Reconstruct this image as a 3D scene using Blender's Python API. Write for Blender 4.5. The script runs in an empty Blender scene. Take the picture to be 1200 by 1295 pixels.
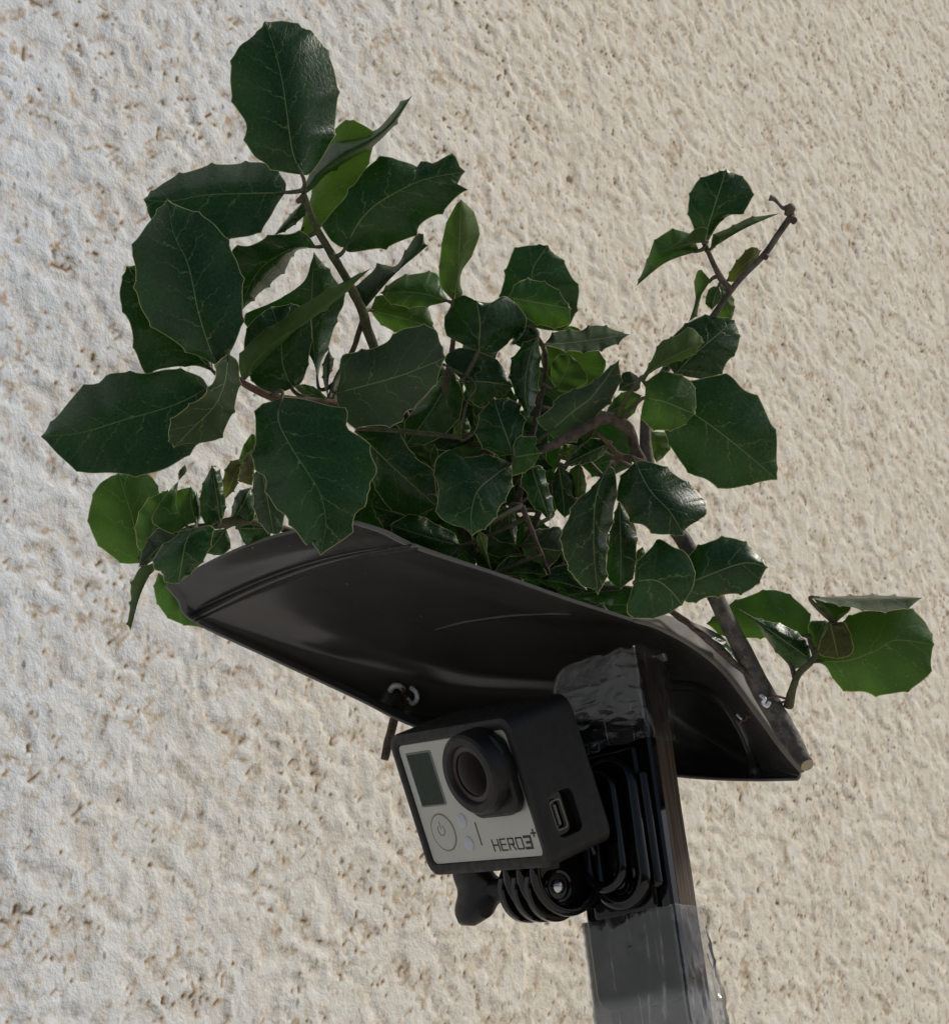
import bpy, bmesh, math, random
import numpy as np
from mathutils import Vector, Matrix, noise as mn

random.seed(7)
scene = bpy.context.scene
COL = scene.collection
rad = math.radians

# ------------------------------------------------------------------ camera
PITCH = rad(19.6)
CAM = Vector((0.0, 0.0, 1.30))
F = 2640.0                      # focal length in pixels of the 1200 x 1295 photograph
cam_data = bpy.data.cameras.new("photo_camera")
cam = bpy.data.objects.new("photo_camera", cam_data)
COL.objects.link(cam)
cam.location = CAM
cam.rotation_euler = (rad(90) + PITCH, 0, 0)
cam_data.sensor_fit = 'HORIZONTAL'
cam_data.sensor_width = 36.0
cam_data.lens = 36.0 * F / 1200.0
cam_data.clip_start = 0.02
cam_data.clip_end = 200.0
cam_data.dof.use_dof = True
cam_data.dof.focus_distance = 0.625
cam_data.dof.aperture_fstop = 90.0
scene.camera = cam

# ------------------------------------------------------------------ light
SUN_DIR = Vector((0.70, 0.16, 0.72)).normalized()      # towards the sun
world = bpy.data.worlds.new("World")
scene.world = world
world.use_nodes = True
wn = world.node_tree.nodes
wl = world.node_tree.links
sky = wn.new("ShaderNodeTexSky")
sky.sky_type = 'NISHITA'
sky.sun_disc = False
sky.air_density = 0.8
sky.dust_density = 2.5
sky.sun_elevation = math.asin(SUN_DIR.z)
sky.sun_rotation = math.atan2(SUN_DIR.x, SUN_DIR.y)
bg = wn["Background"]
wl.new(sky.outputs[0], bg.inputs[0])
bg.inputs[1].default_value = 0.065
sd = bpy.data.lights.new("sun", 'SUN')
sd.energy = 2.3
sd.angle = rad(22)
sd.color = (1.0, 0.955, 0.87)
sun = bpy.data.objects.new("sun", sd)
COL.objects.link(sun)
sun.rotation_euler = SUN_DIR.to_track_quat('Z', 'Y').to_euler()
sun.location = (2, -1, 4)
scene.view_settings.view_transform = 'Standard'
scene.view_settings.look = 'None'
scene.view_settings.exposure = 0.30
scene.view_settings.gamma = 1.0
scene.cycles.max_bounces = 10
scene.cycles.transparent_max_bounces = 12
scene.cycles.caustics_reflective = False
scene.cycles.caustics_refractive = False

# ------------------------------------------------------------------ space helpers
CR = Vector((1, 0, 0))
CU = Vector((0, -math.sin(PITCH), math.cos(PITCH)))
CF = Vector((0, math.cos(PITCH), math.sin(PITCH)))


def W(v):
    """direction in (right, down, away) metres/mm to world axes"""
    return CR * v[0] - CU * v[1] + CF * v[2]


def P(px, py, zmm):
    """the place that lies zmm beyond 0.6 m, in the direction measured on the photograph"""
    d = 0.6 + zmm * 0.001
    return CAM + W(((px - 600.0) / F * d, (py - 647.5) / F * d, d))


def catmull(pts, n):
    pts = np.asarray(pts, float)
    if len(pts) == 2:
        t = np.linspace(0, 1, n)[:, None]
        return pts[0] * (1 - t) + pts[1] * t
    p = np.vstack([2 * pts[0] - pts[1], pts, 2 * pts[-1] - pts[-2]])
    out = []
    for i in range(1, len(p) - 2):
        for k in range(16):
            t = k / 16
            a, b, c, d = p[i - 1], p[i], p[i + 1], p[i + 2]
            out.append(0.5 * (2 * b + (c - a) * t + (2 * a - 5 * b + 4 * c - d) * t * t + (3 * b - a - 3 * c + d) * t ** 3))
    out.append(p[-2])
    out = np.array(out)
    seg = np.r_[0, np.cumsum(np.linalg.norm(np.diff(out[:, :2] if out.shape[1] > 2 else out, axis=0), axis=1))]
    if seg[-1] <= 0:
        seg = np.arange(len(out), dtype=float)
    q = np.linspace(0, seg[-1], n)
    return np.stack([np.interp(q, seg, out[:, k]) for k in range(out.shape[1])], 1)


def link(name, me, mats=(), parent=None, loc=None):
    o = bpy.data.objects.new(name, me)
    COL.objects.link(o)
    for m in mats:
        me.materials.append(m)
    if parent:
        o.parent = parent
    if loc is not None:
        o.location = loc
    return o


def tag(o, label, cat, group=None):
    o["label"] = label
    o["category"] = cat
    if group:
        o["group"] = group
    return o


def empty(name, mat_world, label, cat, group=None):
    o = bpy.data.objects.new(name, None)
    COL.objects.link(o)
    o.empty_display_size = 0.01
    o.matrix_world = mat_world
    return tag(o, label, cat, group)


def smooth(me, on=True):
    me.polygons.foreach_set("use_smooth", [on] * len(me.polygons))


# ------------------------------------------------------------------ node helpers
def new_mat(name):
    m = bpy.data.materials.new(name)
    m.use_nodes = True
    nt = m.node_tree
    return m, nt, nt.nodes["Principled BSDF"], nt.nodes["Material Output"]


class NB:
    def __init__(s, nt):
        s.nt = nt

    def n(s, t, **kw):
        x = s.nt.nodes.new(t)
        for k, v in kw.items():
            setattr(x, k, v)
        return x

    def l(s, a, b):
        s.nt.links.new(a, b)

    def sock(s, v, inp):
        if isinstance(v, (int, float)):
            inp.default_value = v
        elif isinstance(v, (tuple, list)):
            inp.default_value = v
        else:
            s.l(v, inp)

    def m(s, op, a, b=None, c=None, clamp=False):
        x = s.n("ShaderNodeMath", operation=op, use_clamp=clamp)
        s.sock(a, x.inputs[0])
        if b is not None:
            s.sock(b, x.inputs[1])
        if c is not None:
            s.sock(c, x.inputs[2])
        return x.outputs[0]

    def mix(s, fac, a, b):
        x = s.n("ShaderNodeMix", data_type='RGBA')
        s.sock(fac, x.inputs[0])
        s.sock(a if not isinstance(a, tuple) else (*a, 1), x.inputs[6])
        s.sock(b if not isinstance(b, tuple) else (*b, 1), x.inputs[7])
        return x.outputs[2]

    def ramp(s, v, lo, hi, a=0.0, b=1.0):
        x = s.n("ShaderNodeMapRange", interpolation_type='SMOOTHSTEP')
        s.sock(v, x.inputs[0])
        for i, q in enumerate((lo, hi, a, b)):
            x.inputs[i + 1].default_value = q
        return x.outputs[0]

    def noise(s, vec, scale, detail=3.0, rough=0.55):
        x = s.n("ShaderNodeTexNoise")
        if vec is not None:
            s.l(vec, x.inputs["Vector"])
        x.inputs["Scale"].default_value = scale
        x.inputs["Detail"].default_value = detail
        x.inputs["Roughness"].default_value = rough
        return x.outputs["Fac"]

    def bump(s, h, strength, dist):
        x = s.n("ShaderNodeBump")
        x.inputs["Strength"].default_value = strength
        x.inputs["Distance"].default_value = dist
        s.l(h, x.inputs["Height"])
        return x.outputs[0]


def plastic(name, col, rough, var=0.3, nscale=300, bump=0.0, spec=0.5, metal=0.0, coat=0.0):
    m, nt, b, o = new_mat(name)
    k = NB(nt)
    tc = k.n("ShaderNodeTexCoord").outputs["Object"]
    n1 = k.noise(tc, nscale, 4)
    n2 = k.noise(tc, nscale * 0.15, 3)
    lo = tuple(c * (1 - var) for c in col)
    hi = tuple(c * (1 + var) for c in col)
    k.l(k.mix(n2, lo, hi), b.inputs["Base Color"])
    k.l(k.ramp(n2, 0.3, 0.7, rough * 0.8, min(1, rough * 1.25)), b.inputs["Roughness"])
    b.inputs["Specular IOR Level"].default_value = spec
    b.inputs["Metallic"].default_value = metal
    b.inputs["Coat Weight"].default_value = coat
    if bump:
        k.l(k.bump(n1, bump, 0.0004), b.inputs["Normal"])
    return m


# ------------------------------------------------------------------ materials
def leaf_material(name, top_a, top_b, under, trans_col, trans, rough, vein=(0.24, 0.30, 0.12), rim=(0.46, 0.47, 0.20)):
    m, nt, b, out = new_mat(name)
    k = NB(nt)
    uv = k.n("ShaderNodeUVMap", uv_map="leaf_mm").outputs[0]
    sep = k.n("ShaderNodeSeparateXYZ")
    k.l(uv, sep.inputs[0])
    ax, al = sep.outputs[0], sep.outputs[1]
    rnd = k.n("ShaderNodeObjectInfo").outputs["Random"]
    off = k.n("ShaderNodeCombineXYZ")
    k.l(k.m('MULTIPLY', rnd, 311.0), off.inputs[2])
    va = k.n("ShaderNodeVectorMath", operation='ADD')
    k.l(uv, va.inputs[0])
    k.l(off.outputs[0], va.inputs[1])
    vec = va.outputs[0]
    big = k.noise(vec, 0.09, 3)
    fine = k.noise(vec, 1.1, 4)
    wob = k.noise(vec, 0.28, 2)
    absx = k.m('ABSOLUTE', ax)
    mid = k.ramp(k.m('ADD', absx, k.m('MULTIPLY', al, 0.0035)), 0.10, 0.34, 1.0, 0.0)
    sgn = k.m('SIGN', ax)
    yy = k.m('SUBTRACT', al, k.m('MULTIPLY', absx, 0.72))
    yy = k.m('ADD', yy, k.m('MULTIPLY', wob, 5.5))
    ph = k.m('ADD', k.m('DIVIDE', yy, 8.2), k.m('MULTIPLY', sgn, 0.21))
    ph = k.m('ADD', ph, k.m('MULTIPLY', rnd, 7.0))
    dv = k.m('MULTIPLY', k.m('ABSOLUTE', k.m('SUBTRACT', k.m('FRACT', ph), 0.5)), 8.2)
    side = k.ramp(dv, 0.08, 0.26, 1.0, 0.0)
    side = k.m('MULTIPLY', side, k.ramp(absx, 0.3, 12.0, 0.9, 0.15))
    side = k.m('MULTIPLY', side, k.ramp(fine, 0.30, 0.62, 0.25, 1.0))
    vo = k.n("ShaderNodeTexVoronoi", feature='DISTANCE_TO_EDGE')
    k.l(vec, vo.inputs["Vector"])
    vo.inputs["Scale"].default_value = 0.62
    ret = k.ramp(vo.outputs["Distance"], 0.0, 0.10, 1.0, 0.0)
    vs = k.n("ShaderNodeTexVoronoi")
    k.l(vec, vs.inputs["Vector"])
    vs.inputs["Scale"].default_value = 0.55
    sc = k.n("ShaderNodeSeparateColor")
    k.l(vs.outputs["Color"], sc.inputs[0])
    speck = k.m('MULTIPLY', k.ramp(vs.outputs["Distance"], 0.05, 0.14, 1.0, 0.0), k.m('GREATER_THAN', sc.outputs[0], 0.30))
    geo = k.n("ShaderNodeNewGeometry")
    back = geo.outputs["Backfacing"]
    edge = k.n("ShaderNodeAttribute", attribute_name="edge_mm").outputs["Fac"]
    col = k.mix(k.ramp(big, 0.3, 0.7), top_a, top_b)
    hsv = k.n("ShaderNodeHueSaturation")
    k.l(col, hsv.inputs["Color"])
    k.l(k.m('MULTIPLY_ADD', rnd, 0.03, 0.485), hsv.inputs["Hue"])
    k.l(k.m('MULTIPLY_ADD', k.m('FRACT', k.m('MULTIPLY', rnd, 17.3)), 0.5, 0.75), hsv.inputs["Value"])
    col = hsv.outputs[0]
    col = k.mix(k.m('MULTIPLY', ret, 0.07), col, vein)
    undc = k.mix(k.ramp(fine, 0.3, 0.7), tuple(c * 0.8 for c in under), tuple(c * 1.15 for c in under))
    col = k.mix(back, col, undc)
    col = k.mix(k.m('MULTIPLY', side, 0.65), col, vein)
    col = k.mix(k.m('MULTIPLY', mid, 0.78), col, vein)
    col = k.mix(k.m('MULTIPLY', speck, 0.5), col, (0.32, 0.33, 0.27))
    # a dry, browned patch on some margins
    brown = k.m('MULTIPLY', k.ramp(k.noise(vec, 0.13, 2), 0.60, 0.74), k.ramp(edge, 0.0, 3.0, 0.8, 0.0))
    col = k.mix(k.m('MULTIPLY', brown, 0.7), col, (0.13, 0.055, 0.02))
    rimm = k.ramp(k.m('ADD', edge, k.m('MULTIPLY', fine, 0.12)), 0.20, 0.36, 1.0, 0.0)
    col = k.mix(k.m('MULTIPLY', rimm, 0.9), col, rim)
    k.l(col, b.inputs["Base Color"])
    r = k.m('ADD', k.ramp(fine, 0.25, 0.75, rough - 0.05, rough + 0.13), k.m('MULTIPLY', back, 0.25))
    k.l(r, b.inputs["Roughness"])
    b.inputs["Specular IOR Level"].default_value = 0.27
    h = k.m('ADD', k.m('MULTIPLY', ret, 0.12), k.m('MULTIPLY', fine, 0.6))
    h = k.m('SUBTRACT', h, k.m('MULTIPLY', k.m('ADD', mid, side), 0.5))
    k.l(k.bump(h, 0.42, 0.00035), b.inputs["Normal"])
    tr = k.n("ShaderNodeBsdfTranslucent")
    tcol = k.mix(k.m('MAXIMUM', mid, k.m('MULTIPLY', side, 0.7)), trans_col, tuple(c * 0.55 for c in trans_col))
    k.l(tcol, tr.inputs[0])
    mx = k.n("ShaderNodeMixShader")
    mx.inputs[0].default_value = trans
    k.l(b.outputs[0], mx.inputs[1])
    k.l(tr.outputs[0], mx.inputs[2])
    k.l(mx.outputs[0], out.inputs[0])
    return m


M = {}
M['t'] = leaf_material("mature_leaf", (0.008, 0.034, 0.009), (0.013, 0.052, 0.011), (0.026, 0.048, 0.014), (0.025, 0.095, 0.008), 0.16, 0.24)
M['y'] = leaf_material("young_leaf", (0.018, 0.070, 0.012), (0.028, 0.090, 0.016), (0.060, 0.105, 0.022), (0.080, 0.18, 0.016), 0.29, 0.40)
M['g'] = leaf_material("dusty_leaf", (0.026, 0.042, 0.024), (0.036, 0.052, 0.028), (0.036, 0.058, 0.024), (0.04, 0.12, 0.02), 0.16, 0.50)
M['b'] = leaf_material("browning_leaf", (0.040, 0.050, 0.014), (0.075, 0.048, 0.016), (0.075, 0.075, 0.026), (0.12, 0.16, 0.015), 0.32, 0.5)


def bark_material(name, a, b_, scale=260):
    m, nt, b, o = new_mat(name)
    k = NB(nt)
    tc = k.n("ShaderNodeTexCoord").outputs["Object"]
    n1 = k.noise(tc, scale, 5, 0.65)
    n2 = k.noise(tc, scale * 4, 3)
    col = k.mix(k.ramp(n1, 0.35, 0.65), a, b_)
    spots = k.ramp(n2, 0.60, 0.72)
    col = k.mix(k.m('MULTIPLY', spots, 0.5), col, (0.23, 0.21, 0.18))
    k.l(col, b.inputs["Base Color"])
    b.inputs["Roughness"].default_value = 0.75
    k.l(k.bump(k.m('ADD', n1, k.m('MULTIPLY', n2, 0.5)), 0.6, 0.0007), b.inputs["Normal"])
    return m


M['bark'] = bark_material("grey_bark", (0.045, 0.042, 0.036), (0.125, 0.112, 0.092))
M['twig'] = bark_material("brown_twig", (0.045, 0.030, 0.022), (0.12, 0.085, 0.060), 420)
M['green_stem'] = bark_material("green_stem", (0.040, 0.048, 0.018), (0.085, 0.082, 0.035), 420)
M['red_stem'] = bark_material("reddish_stem", (0.085, 0.040, 0.024), (0.13, 0.075, 0.04), 420)
M['cut'] = plastic("cut_wood", (0.42, 0.33, 0.22), 0.8, 0.25, 900, 0.4)

# black pot plastic with scuffs and dust
def pot_material():
    m, nt, b, o = new_mat("black_pot_plastic")
    k = NB(nt)
    tc = k.n("ShaderNodeTexCoord").outputs["Object"]
    mp = k.n("ShaderNodeMapping")
    mp.inputs["Scale"].default_value = (30, 300, 300)
    mp.inputs["Rotation"].default_value = (0.3, 0.5, 0.2)
    k.l(tc, mp.inputs[0])
    streak = k.noise(mp.outputs[0], 1.0, 4)
    big = k.noise(tc, 22, 3)
    fine = k.noise(tc, 1500, 2)
    col = k.mix(k.ramp(big, 0.35, 0.7), (0.042, 0.041, 0.0395), (0.054, 0.0525, 0.050))
    vs = k.n("ShaderNodeTexVoronoi")
    k.l(tc, vs.inputs["Vector"])
    vs.inputs["Scale"].default_value = 190
    sc = k.n("ShaderNodeSeparateColor")
    k.l(vs.outputs["Color"], sc.inputs[0])
    sp = k.m('MULTIPLY', k.ramp(vs.outputs["Distance"], 0.04, 0.10, 1.0, 0.0), k.m('GREATER_THAN', sc.outputs[1], 0.86))
    col = k.mix(k.m('MULTIPLY', sp, 0.8), col, (0.18, 0.17, 0.15))
    k.l(col, b.inputs["Base Color"])
    k.l(k.ramp(k.m('ADD', k.m('MULTIPLY', streak, 0.4), k.m('MULTIPLY', big, 0.6)), 0.3, 0.7, 0.14, 0.26), b.inputs["Roughness"])
    b.inputs["Specular IOR Level"].default_value = 0.75
    k.l(k.bump(k.m('ADD', k.m('MULTIPLY', streak, 0.6), k.m('MULTIPLY', fine, 0.12)), 0.08, 0.0004), b.inputs["Normal"])
    return m


M['pot'] = pot_material()
M['pot_edge'] = plastic("cut_plastic_edge", (0.13, 0.127, 0.12), 0.6, 0.5, 900, 0.5)
M['pot_dust'] = plastic("dusty_pot_plastic", (0.13, 0.122, 0.105), 0.75, 0.75, 500, 0.6)

M['frame'] = plastic("camera_frame_plastic", (0.011, 0.0105, 0.010), 0.50, 0.12, 2600, 0.25, 0.35)
M['matte'] = plastic("lens_plastic", (0.007, 0.007, 0.007), 0.42, 0.15, 2500, 0.15, 0.35)
M['gloss'] = plastic("gloss_black_plastic", (0.004, 0.004, 0.004), 0.07, 0.2, 200, 0.0, 0.42)
M['panel'] = plastic("silver_beige_panel", (0.44, 0.435, 0.40), 0.40, 0.05, 3500, 0.12, 0.5, 0.35)
M['panel_dark'] = plastic("panel_engraving", (0.16, 0.155, 0.14), 0.5, 0.1, 900)
M['ink'] = plastic("black_print", (0.008, 0.008, 0.008), 0.5, 0.1, 900)
M['lcd'] = plastic("lcd_glass", (0.013, 0.026, 0.015), 0.25, 0.1, 150, 0, 0.2)
M['led'] = plastic("clear_led_lens", (0.42, 0.45, 0.50), 0.3, 0.1, 600)
M['glass'] = plastic("lens_glass", (0.005, 0.0015, 0.0015), 0.05, 0.3, 150, 0, 0.10, 0, 0.0)
M['lensring'] = plastic("lens_inner_ring", (0.035, 0.016, 0.015), 0.35, 0.2, 700)
M['steel'] = plastic("steel", (0.55, 0.55, 0.54), 0.22, 0.15, 900, 0.1, 0.5, 1.0)
M['wire'] = plastic("rusty_wire", (0.11, 0.055, 0.035), 0.5, 0.5, 1500, 0.5)
M['solder'] = plastic("shiny_wire_end", (0.78, 0.80, 0.84), 0.22, 0.2, 1500, 0.3, 0.6, 0.2)


def wood_material():
    m, nt, b, o = new_mat("weathered_stake_wood")
    k = NB(nt)
    tc = k.n("ShaderNodeTexCoord").outputs["Object"]
    mp = k.n("ShaderNodeMapping")
    mp.inputs["Scale"].default_value = (900, 900, 26)
    k.l(tc, mp.inputs[0])
    g = k.noise(mp.outputs[0], 1.0, 5, 0.6)
    g2 = k.noise(tc, 60, 3)
    col = k.mix(k.ramp(g, 0.3, 0.7), (0.036, 0.024, 0.016), (0.125, 0.085, 0.055))
    col = k.mix(k.m('MULTIPLY', k.ramp(g2, 0.45, 0.7), 0.5), col, (0.06, 0.05, 0.045))
    k.l(col, b.inputs["Base Color"])
    b.inputs["Roughness"].default_value = 0.8
    k.l(k.bump(g, 0.6, 0.0006), b.inputs["Normal"])
    return m


M['wood'] = wood_material()


def tape_material():
    m, nt, b, out = new_mat("clear_packing_tape")
    k = NB(nt)
    tc = k.n("ShaderNodeTexCoord").outputs["Object"]
    mp = k.n("ShaderNodeMapping")
    mp.inputs["Rotation"].default_value = (0.4, 0.7, 0.2)
    mp.inputs["Scale"].default_value = (70, 70, 190)
    k.l(tc, mp.inputs[0])
    w = k.n("ShaderNodeTexNoise", noise_type='RIDGED_MULTIFRACTAL')
    k.l(mp.outputs[0], w.inputs["Vector"])
    w.inputs["Scale"].default_value = 1.0
    w.inputs["Detail"].default_value = 3.0
    bub = k.noise(tc, 110, 4)
    nrm = k.bump(k.m('ADD', w.outputs["Fac"], bub), 0.5, 0.0010)
    tr = k.n("ShaderNodeBsdfTransparent")
    tr.inputs[0].default_value = (0.86, 0.86, 0.85, 1)
    gl = k.n("ShaderNodeBsdfGlossy")
    gl.inputs["Color"].default_value = (0.9, 0.9, 0.9, 1)
    gl.inputs["Roughness"].default_value = 0.12
    k.l(nrm, gl.inputs["Normal"])
    df = k.n("ShaderNodeBsdfDiffuse")
    df.inputs[0].default_value = (0.52, 0.52, 0.51, 1)
    fr = k.n("ShaderNodeFresnel")
    fr.inputs[0].default_value = 1.5
    k.l(nrm, fr.inputs["Normal"])
    m1 = k.n("ShaderNodeMixShader")
    sp = k.n("ShaderNodeSeparateXYZ")
    k.l(tc, sp.inputs[0])
    layers = k.ramp(sp.outputs[2], -0.027, -0.022, 0.30, 0.0)      # several layers wound at the foot
    c1 = k.n("ShaderNodeMapping")
    c1.inputs["Rotation"].default_value = (0.1, 0.65, 0.2)
    c1.inputs["Scale"].default_value = (120, 120, 9)
    k.l(tc, c1.inputs[0])
    c2 = k.n("ShaderNodeMapping")
    c2.inputs["Rotation"].default_value = (-0.2, -0.9, 0.5)
    c2.inputs["Scale"].default_value = (90, 90, 8)
    k.l(tc, c2.inputs[0])
    r1 = k.ramp(k.m('ABSOLUTE', k.m('SUBTRACT', k.noise(c1.outputs[0], 1.0, 0), 0.5)), 0.0, 0.014, 1.0, 0.0)
    r2 = k.ramp(k.m('ABSOLUTE', k.m('SUBTRACT', k.noise(c2.outputs[0], 1.0, 0), 0.5)), 0.0, 0.014, 1.0, 0.0)
    pale_crease = k.m('MULTIPLY', k.m('MAXIMUM', r1, r2), k.ramp(bub, 0.40, 0.62, 0.02, 0.34))
    k.l(k.m('ADD', k.m('ADD', k.m('ADD', k.m('MULTIPLY', k.ramp(bub, 0.42, 0.66), 0.06), 0.02), pale_crease), layers, clamp=True), m1.inputs[0])
    k.l(tr.outputs[0], m1.inputs[1])
    k.l(df.outputs[0], m1.inputs[2])
    m2 = k.n("ShaderNodeMixShader")
    k.l(k.m('MULTIPLY_ADD', fr.outputs[0], 0.9, 0.02, True), m2.inputs[0])
    k.l(m1.outputs[0], m2.inputs[1])
    k.l(gl.outputs[0], m2.inputs[2])
    k.l(m2.outputs[0], out.inputs[0])
    return m


M['tape'] = tape_material()


def stucco_material():
    m, nt, b, o = new_mat("painted_stucco")
    k = NB(nt)
    tc = k.n("ShaderNodeTexCoord").outputs["Object"]
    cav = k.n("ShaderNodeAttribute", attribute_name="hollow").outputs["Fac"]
    n1 = k.noise(tc, 520, 4, 0.6)
    n2 = k.noise(tc, 60, 4, 0.6)
    n3 = k.noise(tc, 2.6, 2)
    n4 = k.noise(tc, 190, 3)
    col = k.mix(k.ramp(n2, 0.3, 0.7), (0.62, 0.58, 0.487), (0.70, 0.665, 0.575))
    # bluish sky light on the wall's near end, put into the paint colour
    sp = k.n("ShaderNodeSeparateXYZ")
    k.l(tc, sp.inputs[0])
    sky_tint = k.ramp(k.m('ADD', sp.outputs[0], k.m('MULTIPLY', n3, 0.35)), -0.08, 0.24, 1.0, 0.0)
    col = k.mix(k.m('MULTIPLY', sky_tint, 0.8), col, (0.61, 0.685, 0.78))
    n5 = k.noise(tc, 330, 3, 0.6)
    blot = k.m('MULTIPLY', k.ramp(k.noise(tc, 115, 4, 0.65), 0.47, 0.62), k.ramp(n5, 0.35, 0.6))
    col = k.mix(k.m('MULTIPLY', blot, 0.42), col, (0.54, 0.42, 0.26))
    col = k.mix(k.m('MULTIPLY', k.ramp(n1, 0.55, 0.75), 0.5), col, (0.82, 0.80, 0.75))
    ledge_brown = k.m('MULTIPLY', k.ramp(cav, 0.10, 0.70), k.ramp(n4, 0.25, 0.6, 0.30, 1.0))  # brown along ledges and in hollows, darkest in the deepest pits
    col = k.mix(k.m('MULTIPLY', ledge_brown, 0.88), col, (0.37, 0.25, 0.13))
    pit_dark = k.m('MULTIPLY', k.ramp(cav, 0.55, 0.85), k.ramp(n4, 0.33, 0.5))
    col = k.mix(k.m('MULTIPLY', pit_dark, 0.85), col, (0.075, 0.065, 0.055))
    # pinholes
    vm = k.n("ShaderNodeMapping")
    vm.inputs["Scale"].default_value = (1, 1, 0.5)
    vm.inputs["Rotation"].default_value = (0.25, 0.2, 0)
    k.l(tc, vm.inputs[0])
    vo = k.n("ShaderNodeTexVoronoi")
    k.l(vm.outputs[0], vo.inputs["Vector"])
    vo.inputs["Scale"].default_value = 240
    sc = k.n("ShaderNodeSeparateColor")
    k.l(vo.outputs["Color"], sc.inputs[0])
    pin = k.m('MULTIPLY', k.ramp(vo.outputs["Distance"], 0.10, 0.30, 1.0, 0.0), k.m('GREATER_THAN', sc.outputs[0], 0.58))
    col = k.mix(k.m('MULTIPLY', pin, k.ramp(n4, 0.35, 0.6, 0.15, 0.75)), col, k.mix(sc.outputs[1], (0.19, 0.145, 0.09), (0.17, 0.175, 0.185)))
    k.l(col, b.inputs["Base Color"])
    b.inputs["Roughness"].default_value = 0.85
    b.inputs["Specular IOR Level"].default_value = 0.25
    k.l(k.bump(k.m('ADD', n1, k.m('MULTIPLY', n4, 0.8)), 0.55, 0.0011), b.inputs["Normal"])
    return m


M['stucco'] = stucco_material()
M['ground'] = plastic("pale_concrete", (0.52, 0.50, 0.47), 0.9, 0.2, 40, 0.3)

# ------------------------------------------------------------------ the wall
def vnoise(x, y, seed):
    """smooth gradient noise on arrays"""
    xi = np.floor(x).astype(np.int64)
    yi = np.floor(y).astype(np.int64)
    xf, yf = x - xi, y - yi

    def g(ix, iy):
        h = (ix * 374761393 + iy * 668265263 + seed * 974634777) & 0x7fffffff
        h = ((h ^ (h >> 13)) * 1274126177) & 0x7fffffff
        h = h ^ (h >> 16)
        a = (h & 0xffff) / 65536.0 * 2 * np.pi
        return np.cos(a), np.sin(a)
    u = xf ** 3 * (xf * (xf * 6 - 15) + 10)
    v = yf ** 3 * (yf * (yf * 6 - 15) + 10)

    def d(ix, iy, dx, dy):
        gx, gy = g(ix, iy)
        return gx * dx + gy * dy
    a = d(xi, yi, xf, yf)
    b = d(xi + 1, yi, xf - 1, yf)
    c = d(xi, yi + 1, xf, yf - 1)
    e = d(xi + 1, yi + 1, xf - 1, yf - 1)
    return ((a * (1 - u) + b * u) * (1 - v) + (c * (1 - u) + e * u) * v) * 1.5


WALL_N = Vector((0.785, -0.619, 0)).normalized()
WALL_E = Vector((0.619, 0.785, 0)).normalized()
WALL_O = CAM + CF * 1.0                      # a point of the wall in the middle of the view


def sstep(x, a, b):
    t = np.clip((x - a) / (b - a), 0, 1)
    return t * t * (3 - 2 * t)


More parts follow.
